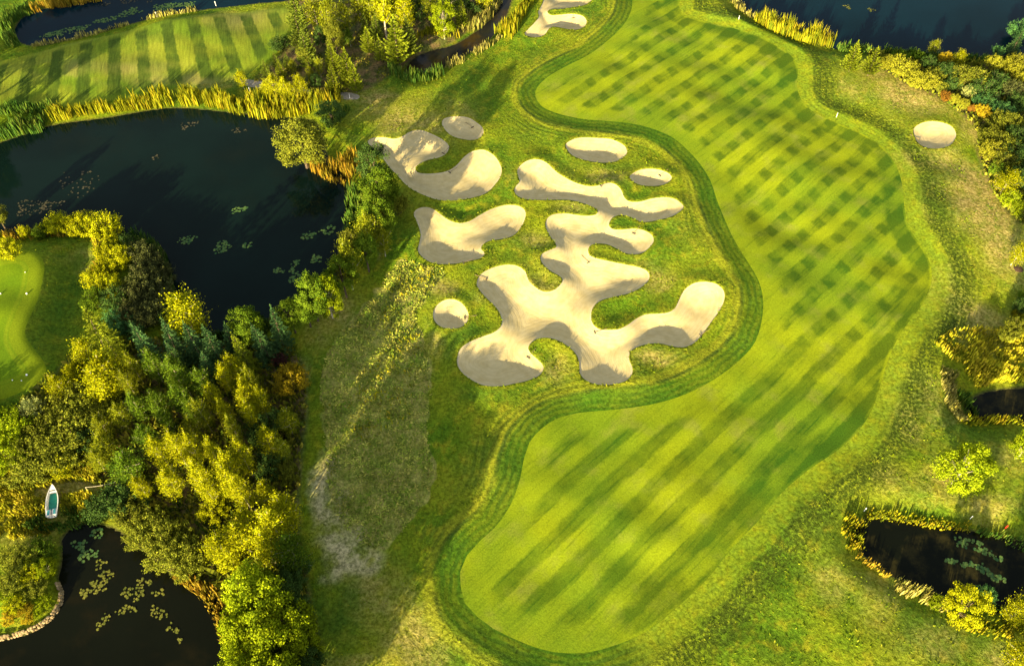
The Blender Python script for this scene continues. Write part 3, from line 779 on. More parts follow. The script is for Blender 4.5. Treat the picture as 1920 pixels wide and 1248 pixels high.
def crown_scrub(r, H=3.0, R=2.4, n=5600, leaf=0.21):
    """many stems fanning from the ground, leaves thickest on the outside"""
    ns = 60; a = r.uniform(0, 2 * np.pi, ns); sp = np.sqrt(r.uniform(0, 1, ns))
    tip = np.stack([np.cos(a) * sp * R, np.sin(a) * sp * R, H * (1.02 - 0.45 * sp ** 2) * r.uniform(0.75, 1.1, ns)], 1)
    foot = tip * np.array([0.35, 0.35, 0.0])
    si = r.integers(0, ns, n); q = r.uniform(0.1, 1.05, n) ** 0.55
    P = foot[si] + (tip[si] - foot[si]) * q[:, None] + r.normal(size=(n, 3)) * np.array([0.13, 0.13, 0.10]) * R * 0.5
    P[:, 2] = np.maximum(P[:, 2], 0.05)
    D = (tip - foot)[si] * 0.5 + r.normal(size=(n, 3)) * 0.9
    N = P * np.array([1, 1, 0.6]) + np.array([0, 0, H * 0.4]) + r.normal(size=(n, 3)) * 0.9
    s = leaf * r.uniform(0.5, 1.3, n)
    return leaves(P, D, N, s, s * 0.55, r), tip, foot

PROTO = {}
def proto(shape, i):
    """crown and trunk meshes of one of the plant shapes; shared by all its copies"""
    if (shape, i) in PROTO: return PROTO[(shape, i)]
    r = np.random.default_rng(100 * i + sum(map(ord, shape))); tips = []
    mb = MB()
    if shape == 'broad':
        cr = crown_broad(r, tips=tips); H, R = 8.0, 3.2
        mb.tube([(0, 0, -0.4), (0.05, 0.02, 1.6), (0.1, -0.05, 3.6), (0.0, 0.05, 5.8)], [0.26, 0.2, 0.15, 0.06])
        for c in tips: mb.tube([(0.05, 0, 1.9 + 0.25 * c[2] * 0.6), tuple(np.array(c) * np.array([.55, .55, .8])), c], [0.08, 0.05, 0.02], 4)
    elif shape == 'clumpy':
        cr = crown_broad(r, nclump=80, per=120, leaf=0.25, base=0.06, tips=tips); H, R = 8.0, 3.2
        mb.tube([(0, 0, -0.4), (0.05, 0.02, 1.6), (0.1, -0.05, 3.6), (0.0, 0.05, 6.2)], [0.2, 0.16, 0.12, 0.05])
        for c in tips: mb.tube([(0.05, 0, 1.5 + 0.4 * c[2] * 0.5), tuple(np.array(c) * np.array([.55, .55, .85])), c], [0.07, 0.045, 0.02], 4)
    elif shape == 'upright':
        cr = crown_upright(r, tips=tips); H, R = 8.0, 1.9
        mb.tube([(0, 0, -0.4), (0.04, 0, 2), (-0.05, 0.05, 5), (0, 0, 7.6)], [0.13, 0.11, 0.07, 0.02])
        for s, e in tips: mb.tube([s, tuple(0.5 * (np.array(s) + np.array(e)) - np.array([0, 0, 0.1])), e], [0.04, 0.03, 0.012], 4)
    elif shape == 'poplar':
        cr = crown_upright(r, H=14, R=1.7, base=0.2, nb=70, lift=1.8, leaf=0.34, tips=tips); H, R = 14.0, 1.7
        mb.tube([(0, 0, -0.4), (0.04, 0, 4), (-0.05, 0.05, 9), (0, 0, 13.5)], [0.2, 0.16, 0.1, 0.03])
        for s, e in tips: mb.tube([s, e], [0.05, 0.015], 4)
    elif shape == 'spruce':
        cr = crown_conifer(r, tips=tips); H, R = 9.0, 2.2
        mb.tube([(0, 0, -0.4), (0, 0, 4.5), (0, 0, 8.8)], [0.17, 0.1, 0.02])
        for s, e in tips: mb.tube([s, e], [0.035, 0.012], 4)
    elif shape == 'pine':
        cr = crown_conifer(r, H=8.5, R=2.3, base=0.07, whorls=13, nb=8, droop=-0.12, per=95, leaf=0.33, rag=0.3, tips=tips); H, R = 8.5, 2.1
        mb.tube([(0, 0, -0.4), (0, 0, 4.5), (0, 0, 8.2)], [0.16, 0.1, 0.025])
        for s, e in tips: mb.tube([s, e], [0.045, 0.015], 4)
    else:   # scrub
        cr, tip, foot = crown_scrub(r); H, R = 3.0, 2.4
        for k in range(0, 60, 3): mb.tube([tuple(foot[k] * 0.5 + np.array([0, 0, -0.3])), tuple(0.5 * (tip[k] + foot[k])), tuple(tip[k])], [0.05, 0.035, 0.012], 4)
    me = np_mesh('crown', cr[0], cr[1], LM['broad'], {'rnd': cr[2]})
    tm = bpy.data.meshes.new('trunk'); tm.from_pydata(mb.v, [], mb.f); tm.materials.append(BARK)
    PROTO[(shape, i)] = (me, tm, H, R)
    return PROTO[(shape, i)]

KINDS = {  # kind: shape, leaf tone, object name, category, words, pale bark
 'spruce': ('spruce', 'spruce', 'spruce_tree', 'tree', 'dark spruce'),
 'gspruce': ('spruce', 'goldspruce', 'spruce_tree', 'tree', 'sunlit golden spruce'),
 'pine': ('pine', 'pine', 'pine_tree', 'tree', 'olive pine'),
 'gpine': ('pine', 'goldspruce', 'pine_tree', 'tree', 'golden young pine'),
 'birch': ('upright', 'birch', 'birch_tree', 'tree', 'olive birch'),
 'gbirch': ('upright', 'gold', 'birch_tree', 'tree', 'golden birch'),
 'dbirch': ('upright', 'broad', 'birch_tree', 'tree', 'green birch'),
 'poplar': ('poplar', 'gold', 'poplar_tree', 'tree', 'tall golden poplar'),
 'broad': ('broad', 'broad', 'leafy_tree', 'tree', 'green leafy tree'),
 'obroad': ('broad', 'olive', 'leafy_tree', 'tree', 'olive leafy tree'),
 'lime': ('clumpy', 'lime', 'lime_tree', 'tree', 'bright yellow-green tree'),
 'alder': ('clumpy', 'lime', 'alder_tree', 'tree', 'bushy yellow-green alder'),
 'dalder': ('clumpy', 'dark', 'alder_tree', 'tree', 'dark green alder'),
 'gshrub': ('scrub', 'gold', 'shrub', 'shrub', 'golden shrub'),
 'shrub': ('scrub', 'broad', 'shrub', 'shrub', 'green shrub'),
 'oshrub': ('scrub', 'olive', 'shrub', 'shrub', 'olive shrub'),
 'dshrub': ('scrub', 'dark', 'shrub', 'shrub', 'dark green shrub'),
 'tshrub': ('scrub', 'teal', 'shrub', 'shrub', 'blue-green shrub'),
 'bshrub': ('scrub', 'bronze', 'shrub', 'shrub', 'dark leafless-looking scrub'),
 'pshrub': ('scrub', 'pale', 'shrub', 'shrub', 'pale silvery shrub'),
 'rshrub': ('scrub', 'red', 'shrub', 'shrub', 'reddish shrub'),
 'yshrub': ('scrub', 'orange', 'shrub', 'shrub', 'orange shrub'),
 'ushrub': ('scrub', 'purple', 'shrub', 'shrub', 'purple-leaved shrub'),
 'kshrub': ('scrub', 'khaki', 'shrub', 'shrub', 'khaki-yellow shrub'),
 'gclump': ('clumpy', 'gold', 'leafy_tree', 'tree', 'round golden tree'),
 'lshrub': ('scrub', 'lime', 'shrub', 'shrub', 'yellow-green shrub'),
}
PALE = {'poplar', 'gbirch', 'birch', 'dbirch', 'lime'}
tr = np.random.default_rng(21)
PLANTED = []
def plant(kind, px, py, h, wide=1.0, place='', group=None, label=None, mid=0.5):
    """px, py: where the middle of the crown shows; h: height in metres; wide: spread against the usual"""
    shape, tone, name, cat, words = KINDS[kind]
    me, tm, H, R = proto(shape, int(tr.integers(0, 3)))
    gz = 0.0
    for _ in range(3):
        x, y = gp(px, py, gz + h * mid); gz = float(hz(x, y))
        if gz < WATER_Z: gz = WATER_Z
    root = bpy.data.objects.new(name, None); COL.objects.link(root); root.empty_display_size = 0.5
    root.location = (float(x), float(y), gz)
    s = h / H; w = s * wide
    root.scale = (w * tr.uniform(.93, 1.07), w * tr.uniform(.93, 1.07), s)
    root.rotation_euler = (tr.normal(0, 0.03), tr.normal(0, 0.03), tr.uniform(0, 6.28))
    for nm, m_, mat in (('trunk', tm, BARK_PALE if kind in PALE else BARK), ('crown', me, LM[tone])):
        if nm == 'trunk' and shape == 'scrub': nm = 'stem'
        o = link(nm, m_, root)
        o.material_slots[0].link = 'OBJECT'; o.material_slots[0].material = mat
    root['category'] = cat
    PLANTED.append((root, kind, place, px, py, label))
    if group: root['group'] = group
    return root

def cluster(place, group, lst, hs=1.0, ws=1.0):
    for it in lst:
        kind, px, py, h = it[:4]; h = h * hs; wide = (it[4] if len(it) > 4 else 1.0) * ws
        plant(kind, px, py, h, wide, place, group, it[5] if len(it) > 5 else None)

ORD = ['first', 'second', 'third', 'fourth', 'fifth', 'sixth', 'seventh', 'eighth', 'ninth', 'tenth', 'eleventh', 'twelfth', 'thirteenth', 'fourteenth', 'fifteenth', 'sixteenth']
def write_labels():
    bins = {}
    for root, kind, place, px, py, label in PLANTED:
        if label: root['label'] = label
        else: bins.setdefault((KINDS[kind][4], place), []).append((px, root))
    for (words, place), L in bins.items():
        L.sort(key=lambda q: q[0])
        for i, (px, root) in enumerate(L):
            if len(L) == 1: root['label'] = f'{words} {place}'
            elif i == len(L) - 1: root['label'] = f'{words} {place}, last from the left'
            else: root['label'] = f'{words} {place}, {ORD[min(i, 15)]} from the left'

cluster('in the wood behind the gravel path', 'trees of the pine wood', [
 ('pine',556,22,8),('birch',588,14,10),('birch',612,36,10,.9),('pine',562,60,8),('pine',574,95,7.5),('obroad',628,74,7.5,.62),('birch',645,34,7),('dalder',600,70,4,.8),
 ('gpine',622,108,6),('gpine',623,148,6,.8),('gpine',650,128,8),('gpine',664,146,6,.9),('gpine',690,76,5.5,1.1),('gpine',711,92,5.5,.8),('pine',684,50,5),('pine',705,52,5),
 ('obroad',575,104,4.6,.8),('birch',695,16,9),('birch',672,8,9),('dbirch',655,70,4),('gpine',525,132,4),('pine',496,128,3.5),('pine',518,114,3.5),('pine',537,116,3.5),('birch',549,124,3.5),
 ('birch',582,138,4,.8),('birch',598,124,4.5,.8),('dalder',592,152,3,.8),('dshrub',522,82,2.5),('dalder',640,66,3.5)])
plant('poplar', 716, 6, 14, 1, '', 'trees of the pine wood', 'tall golden poplar with white trunk foot in the pine wood')
cluster('between poplar and creek', 'trees of the pine wood', [
 ('gpine',742,78,9.5,1.1),('pine',764,72,8),('gbirch',758,22,9),('pine',742,8,9),('lime',831,38,7.5,.72),('gpine',863,26,6,.9),('birch',808,6,8),('dalder',786,24,4),('dalder',888,6,5),('dbirch',846,-4,8),('dalder',770,6,6),('gbirch',905,-6,7)])
cluster('on the strip between gravel path and lake reeds', 'saplings by the gravel path', [
 ('gbirch',452,148,4.2,1.2),('gbirch',498,168,4.2,1.2),('gbirch',512,160,5.2,1.1),('gbirch',531,166,4.6,1.2),('gbirch',548,172,4,1.1),('gbirch',562,162,5,1.2)])
cluster('on the lake shore below the gravel path', 'trees on the lake\'s east shore', [('obroad',566,274,8.8,1.2),('dalder',620,212,4.6,1.15)])
cluster('in the row between lake and bunkers', 'trees on the lake\'s east shore', [
 ('dalder',700,312,6.5,.9),('broad',710,366,7.5,.85),('oshrub',731,384,3.4,.9),('broad',706,412,7,.8),('birch',688,440,7.5),('broad',686,478,5.5,.8),('oshrub',668,458,3.6),
 ('birch',718,452,5),('birch',652,500,7.5,1.1),('broad',642,524,6,.85),('broad',585,562,7,.8),('lime',614,560,6.5,.7),('broad',575,588,4.5,.9),('broad',545,596,5,.8)], 1.28, 0.84)
cluster('at the lake\'s south corner', 'trees of the south wood', [
 ('gbirch',347,588,8,1.35),('broad',462,612,6,.85),('spruce',268,640,8.5,.8),('spruce',320,642,8.5,.8),('spruce',366,648,7.5),('spruce',402,652,8),('spruce',330,672,6),('spruce',386,690,6),('spruce',520,616,7.5,.8),
 ('spruce',494,640,7),('gspruce',457,660,7.5,.8),('spruce',432,640,6),('dalder',480,610,4,.8)], 1.2, 0.95)
cluster('beside the green\'s shady flank', 'trees of the south wood', [('gspruce',178,624,10.5,1.15),('gspruce',214,655,7.5,.9),('gbirch',158,660,5,1.7),('gbirch',196,700,8.5,1.25),('gbirch',188,726,7,1.2),('gshrub',137,702,2.6,.8),('gbirch',111,727,5.5,1.15),('pshrub',62,764,2.8,.7)])
cluster('in the shaded middle of the south wood', 'trees of the south wood', [
 ('birch',252,690,6),('dbirch',288,686,6.5,1.2),('dbirch',328,700,6.5,1.4),('dbirch',375,720,6,1.2),('dbirch',345,716,5.5),('birch',240,718,5.5),('dbirch',302,762,6.5,1.2),('dbirch',255,762,6,1.3),('birch',225,780,5.5,1.3),('birch',194,796,5.5,1.3),
 ('dbirch',336,752,6,1.3),('dbirch',360,768,6),('dbirch',312,790,5.5),('dbirch',275,826,6,1.3)], 1.2, 0.60)
cluster('in the sunny upper belt of the south wood', 'trees of the south wood', [
 ('gbirch',422,708,6,1.1),('gbirch',446,692,6,1.1),('birch',472,718,6),('birch',382,778,6.5),('gbirch',401,746,6),('gbirch',424,772,5.5),('gbirch',458,748,7.5,1.1),('gbirch',490,756,6,1.1),('gbirch',470,778,6),('birch',440,806,5.5),('birch',358,808,5.5)], 1.25, 0.60)
cluster('in the sunny lower belt of the south wood', 'trees of the south wood', [
 ('gbirch',302,848,7,1.2),('gbirch',331,842,7.5,1.1),('gbirch',362,842,7),('gbirch',400,852,7),('gbirch',432,872,7.5,1.1),('gbirch',458,860,7.5,1.1),('gbirch',376,894,7,1.3),('gbirch',320,904,6,1.5),('gbirch',425,902,7,1.3),('gbirch',266,914,5.5,1.3),('gbirch',455,925,7,1.2),('gbirch',394,924,6,1.2)], 1.25, 0.50)
cluster('between boat and birches', 'trees of the south wood', [('dbirch',240,878,6,1.5),('birch',196,838,5.5,1.2),('birch',184,866,5),('dshrub',232,936,3,1.2),('dshrub',190,950,2.6,1.1)])
cluster('along the grassy track', 'trees of the south wood', [
 ('gbirch',502,834,5.5,1.1),('birch',526,846,4.5),('birch',540,790,4.5,1.2),('yshrub',545,712,3.2,.95),('ushrub',524,674,1.6,.9),('dshrub',505,866,3),('dshrub',498,800,3),('oshrub',532,888,2.2),('gbirch',495,928,5.5),('gbirch',538,966,6.5,1.2),('gbirch',516,990,7,1.3),('gbirch',504,1032,6.5,1.1),('dbirch',548,1036,6.5,1.4),('dshrub',556,1070,2.6)], 1.3, 0.78)
cluster('at the black pond\'s bank', 'trees of the south wood', [
 ('oshrub',245,966,3.2,1.1),('oshrub',280,985,3.2,1.2),('oshrub',262,1010,2.8,1.0),('oshrub',316,1010,3.2,1.2),('oshrub',302,1040,2.8,1.1),('oshrub',345,1040,3,1.2),('oshrub',352,1068,2.6,1.0),('gshrub',402,955,2.6,1.1),('gbirch',446,1008,7,1.3),('gbirch',412,1024,7,1.3),('gbirch',462,978,6,1.2),('gshrub',430,1050,2.6)], 1.0, 0.85)
cluster('on the pond\'s corner', 'alders at the black pond', [('alder',470,1112,8,.8),('alder',498,1140,8.5,.85),('alder',470,1182,8,.85),('alder',540,1182,8,.85),('alder',506,1224,8.5,.85),('alder',466,1236,7,.8),('alder',560,1216,6,.8),('dalder',532,1122,6.5,.8),('dalder',560,1156,5,.8),('dalder',580,1240,5,.8),('alder',520,1290,8,.9),('alder',450,1300,8,.9),('alder',545,1330,8.5,.9),('alder',520,1400,8.5,.9)], 1.2, 0.86)  # dark-leaved alders put the clump's shaded side into leaf colour
cluster('on the walled pond island', 'plants behind the stone wall', [
 ('oshrub',28,1046,3,1.1),('shrub',76,1036,3,1.1),('lime',84,1066,4,.85),('gshrub',50,1074,2.6),('oshrub',16,1090,2.6,1.1),('gshrub',25,1132,1.8),('yshrub',44,1142,1.4),('lshrub',82,1128,1.5),('oshrub',62,1104,2.2),('yshrub',14,1158,1.3),('yshrub',52,1160,1.1),('lshrub',4,1116,1.8),('lshrub',70,1150,1.0)], 0.58, 1.5)
cluster('in the thicket above the boat', 'thicket above the boat', [
 ('oshrub',150,752,3.8,1.0),('oshrub',112,768,3.8,1.1),('oshrub',142,792,4,1.1),('oshrub',96,806,3.8,1.1),('oshrub',66,840,3.4,1.1),('oshrub',122,836,3.6,1.1),('oshrub',92,868,3,1.1),('lshrub',16,804,3.6,1.1),('lshrub',14,850,3,1.2),('oshrub',44,880,2.6,1.2),('dshrub',166,820,3.2),('oshrub',168,774,3.4),('gshrub',118,872,2.6)])
cluster('on the green\'s lake side', 'willow scrub by the lake', [
 ('gshrub',108,420,3.2,.9),('gshrub',132,424,3,.9),('gshrub',160,420,3.4,.9),('gshrub',192,424,3.6,1.0),('gshrub',46,434,2.2,.6),('shrub',76,434,2.4,.7),('gshrub',12,466,3,.9),('obroad',-4,408,5,.7)])
cluster('between green and dark thicket', 'willow scrub by the lake', [
 ('gshrub',200,466,3,.9),('gshrub',226,484,3,.9),('gshrub',196,502,2.6,.9),('gshrub',176,524,2.8,.9),('gshrub',206,538,3,.9),('shrub',178,560,2.8,.9),('dshrub',214,560,3),('tshrub',222,602,2.8,1.1),('tshrub',244,616,2.4,1.0)])
cluster('in the dark thicket jutting into the lake', 'dark thicket in the lake', [
 ('bshrub',262,476,3,1.0),('bshrub',286,492,3.2,1.0),('bshrub',300,516,3,1.0),('bshrub',262,520,3.4,1.0),('bshrub',286,548,3.2,1.1),('bshrub',306,566,3,1.0),('bshrub',256,560,3.2,1.0),('bshrub',284,590,3,1.1),('bshrub',250,590,3,1.0),('dshrub',236,460,2.6,.9),('dshrub',318,592,3,.8)])
cluster('by the far blue lake', 'trees and shrubs of the east bank', [
 ('gpine',1602,106,6,1.1),('gpine',1637,116,5.6,1.1),('birch',1752,88,3.6,1.3),('yshrub',1774,110,2.2,.7),('gbirch',1800,108,3.4,1.5),('dshrub',1742,118,2.4,.8),('shrub',1690,104,2,1.0),('shrub',1720,104,1.8,1.0),('spruce',1905,82,5,1.3),('tshrub',1872,98,2.2,.8),('tshrub',1912,56,3.2,.9)])
cluster('on the bank edge facing the fairway', 'trees and shrubs of the east bank', [
 ('kshrub',1662,118,2.4,.8),('kshrub',1688,122,2.8,1.15),('kshrub',1710,128,2.4,.9),('kshrub',1718,150,2.4,1.0),('kshrub',1742,152,2.6,1.1),('oshrub',1752,140,2.4,.9),('rshrub',1772,180,1.8,.7),('kshrub',1790,186,1.6,.8),('kshrub',1808,194,1.6,.8),('rshrub',1822,204,1.4,.6),('yshrub',1842,208,2,.9),('oshrub',1768,166,1.8,.8)])
cluster('deep in the shrub bank by the lone bunker', 'trees and shrubs of the east bank', [
 ('kshrub',1866,118,2.4,.9),('kshrub',1905,120,3,1.1),('oshrub',1806,142,3.2,1.0),('oshrub',1834,146,3,1.0),('dshrub',1776,132,2.6,1.0),('dshrub',1846,168,3.2,1.2),('dshrub',1870,150,2.6,1.1),('pshrub',1816,172,2.2,.7),('pshrub',1800,156,1.6,.6),('pshrub',1866,182,1.8,.6),('tshrub',1846,190,2.4,1.0),('tshrub',1880,206,2.4,1.1),('bshrub',1896,168,2.6,1.1),('kshrub',1914,146,2,.8),('dshrub',1786,160,2.2,.9),('dshrub',1908,190,2.6,1.1)])
cluster('beside the lone bunker, at the picture\'s edge', 'trees and shrubs of the east bank', [
 ('oshrub',1872,226,2.8,1.0),('oshrub',1896,232,2.8,1.0),('oshrub',1856,254,2.8,.9),('kshrub',1862,282,3,1.0),('oshrub',1884,270,3,1.0),('dshrub',1910,256,3,1.1),('dshrub',1912,292,3.2,1.1),('oshrub',1886,304,3,.9),('gbirch',1888,342,5,1.5),('lshrub',1896,372,2.4,.9),('lshrub',1908,392,2.2,.7),('dshrub',1914,336,3),('shrub',1872,316,2.2,.8)])
plant('gbirch', 1911, 474, 5.2, 1.05, '', 'young trees in the rough', 'slender golden sapling on a mulch patch below the shrub bank')
plant('lime', 1809, 880, 7, 1.1, '', 'young trees in the rough', 'lone golden-green tree with clumped leaves above the weedy pond')
plant('lime', 1926, 838, 5.5, .8, '', 'young trees in the rough', 'yellow-green tree cut by the right edge below the reedy pond')
cluster('at the reedy pond', 'shrubs round the right-hand ponds', [('dshrub',1918,575,2.4,.7),('oshrub',1908,612,2.4,.9),('oshrub',1890,628,2,.8),('shrub',1914,552,1.4,.5)])
cluster('on the weedy pond\'s near bank', 'shrubs round the right-hand ponds', [('gclump',1810,1140,7.5,.64),('gbirch',1910,1146,6,1.0),('gbirch',1914,1226,5.5,1.3),('lshrub',1756,1128,1.6,.7),('tshrub',1850,1112,1.6,.9)])
cluster('beyond the picture\'s left edge by the green', 'trees beyond the left edge', [('birch',-110,850,6,1.2),('dbirch',-150,880,7,1.2)])
cluster('beyond the picture\'s left edge by the green', 'trees beyond the left edge', [('shrub',-64,800,3.6,1.0),('shrub',-92,806,3.8,1.0),('shrub',-120,812,4,1.0),('shrub',-150,818,4,1.0),('shrub',-46,786,3.2,.9),('shrub',-180,826,4.2,1.0),('shrub',-76,770,3,.9)])
cluster('beyond the picture\'s left edge at the lake head', 'trees beyond the left edge', [('broad',-95,205,11,.8),('broad',-135,190,12,.8),('broad',-180,176,12,.8),('broad',-90,150,10,.8),('broad',-230,170,12,.8)])
write_labels()
# ------------------------------------------------------------------ reeds, meadow grass, undergrowth
def stalk_mat(name, c1, c2, c3, trans=0.2):
    c1, c2, c3 = [(q[0] * 1.15, q[1] * 1.4, q[2]) for q in (c1, c2, c3)]
    t = NT(name); r = t.attr('rnd')
    c = t.mix(t.step(r, 0.0, 0.55), c1, c2); c = t.mix(t.step(r, 0.6, 1.0), c, c3)
    c = t.mul(c, t.step(t.noise(0.35, 3), 0.3, 0.7, 0.7, 1.25))
    d = t.n('ShaderNodeBsdfDiffuse'); t.put(d.inputs['Color'], c)
    q = t.n('ShaderNodeBsdfTranslucent'); t.put(q.inputs['Color'], c)
    mx = t.n('ShaderNodeMixShader'); mx.inputs[0].default_value = trans
    t.t.links.new(d.outputs[0], mx.inputs[1]); t.t.links.new(q.outputs[0], mx.inputs[2])
    t.t.links.new(mx.outputs[0], t.out.inputs['Surface'])
    return t.m
SM = {
 'gold': stalk_mat('golden_reed', (0.100, 0.110, 0.010), (0.230, 0.190, 0.010), (0.330, 0.215, 0.018)),
 'bright': stalk_mat('bright_dry_reed', (0.200, 0.180, 0.014), (0.380, 0.285, 0.020), (0.500, 0.330, 0.040)),
 'green': stalk_mat('green_reed', (0.030, 0.065, 0.014), (0.070, 0.110, 0.018), (0.150, 0.150, 0.030)),
 'tan': stalk_mat('tan_reed', (0.120, 0.110, 0.025), (0.270, 0.200, 0.060), (0.380, 0.280, 0.110)),
 'rust': stalk_mat('rust_reed', (0.120, 0.090, 0.012), (0.250, 0.150, 0.020), (0.300, 0.140, 0.020)),
 'meadow': stalk_mat('meadow_grass', (0.120, 0.165, 0.020), (0.270, 0.255, 0.050), (0.500, 0.370, 0.110)),
 'weed': stalk_mat('undergrowth', (0.045, 0.065, 0.008), (0.150, 0.135, 0.016), (0.340, 0.240, 0.040)),
}
def stalks(name, label, cat, x, y, hmin, hmax, mat, w=0.12, lean=0.25, seed=1, feather=1.0):
    r = np.random.default_rng(seed); n = len(x)
    z = np.maximum(hz(x, y), WATER_Z - 0.3)
    h = r.uniform(hmin, hmax, n) * (1 + 0.28 * wav(x, y, 5, seed + 3) + 0.2 * wav(x, y, 1.6, seed + 4)).clip(0.45, 1.5)
    a = r.uniform(0, 2 * np.pi, n); ln = r.normal(0, lean, (n, 2)) * h[:, None]
    B = np.stack([x, y, z - 0.05], 1); S = np.stack([np.cos(a), np.sin(a), np.zeros(n)], 1) * (w * r.uniform(0.6, 1.4, n))[:, None]
    Mi = B + np.stack([ln[:, 0] * 0.35, ln[:, 1] * 0.35, h * 0.6], 1); T = B + np.stack([ln[:, 0], ln[:, 1], h], 1)
    V = np.stack([B - S * 0.4, B + S * 0.4, Mi + S * 0.6 * feather, T, Mi - S * 0.6 * feather], 1).reshape(-1, 3)
    b = np.arange(n) * 5
    F = np.concatenate([np.stack([b, b + 1, b + 2, b + 4], 1), np.stack([b + 4, b + 2, b + 3, b + 3], 1)])
    # quads and tips as triangles
    F = np.concatenate([np.stack([b, b + 1, b + 2], 1), np.stack([b, b + 2, b + 4], 1), np.stack([b + 4, b + 2, b + 3], 1)])
    rv = np.clip(r.normal(0.5, 0.27, n) + 0.18 * wav(x, y, 3, seed + 8), 0, 1)
    me = np_mesh(name, V, F, mat, {'rnd': np.repeat(rv, 5)})
    return tag(link(name, me), label, cat, kind='stuff')

def band(line, width, dens, seed, z=WATER_Z):
    L = smooth_line(pts(line, z), 0.4); r = np.random.default_rng(seed)
    d = np.linalg.norm(np.diff(L, axis=0), axis=1); n = int(d.sum() * width * dens)
    i = r.choice(len(d), n, p=d / d.sum()); t = r.uniform(0, 1, n)
    P = L[i] + (L[i + 1] - L[i]) * t[:, None]
    nr = np.stack([-(L[i + 1] - L[i])[:, 1], (L[i + 1] - L[i])[:, 0]], 1); nr /= np.linalg.norm(nr, axis=1, keepdims=True) + 1e-9
    wd = width * (0.75 + 0.3 * np.sin(i * 0.11 + seed) + 0.25 * np.sin(i * 0.037 + 2 * seed))
    P = P + nr * (r.uniform(-0.5, 0.5, n) * wd)[:, None] + r.normal(0, 0.15, (n, 2))
    gap = wav(P[:, 0], P[:, 1], 3.2, seed) + 0.6 * wav(P[:, 0], P[:, 1], 1.1, seed + 1)
    P = P[r.uniform(0, 1, n) < sstep(-1.5, -0.3, gap)]                      # stands thin out and break
    return P[:, 0], P[:, 1]

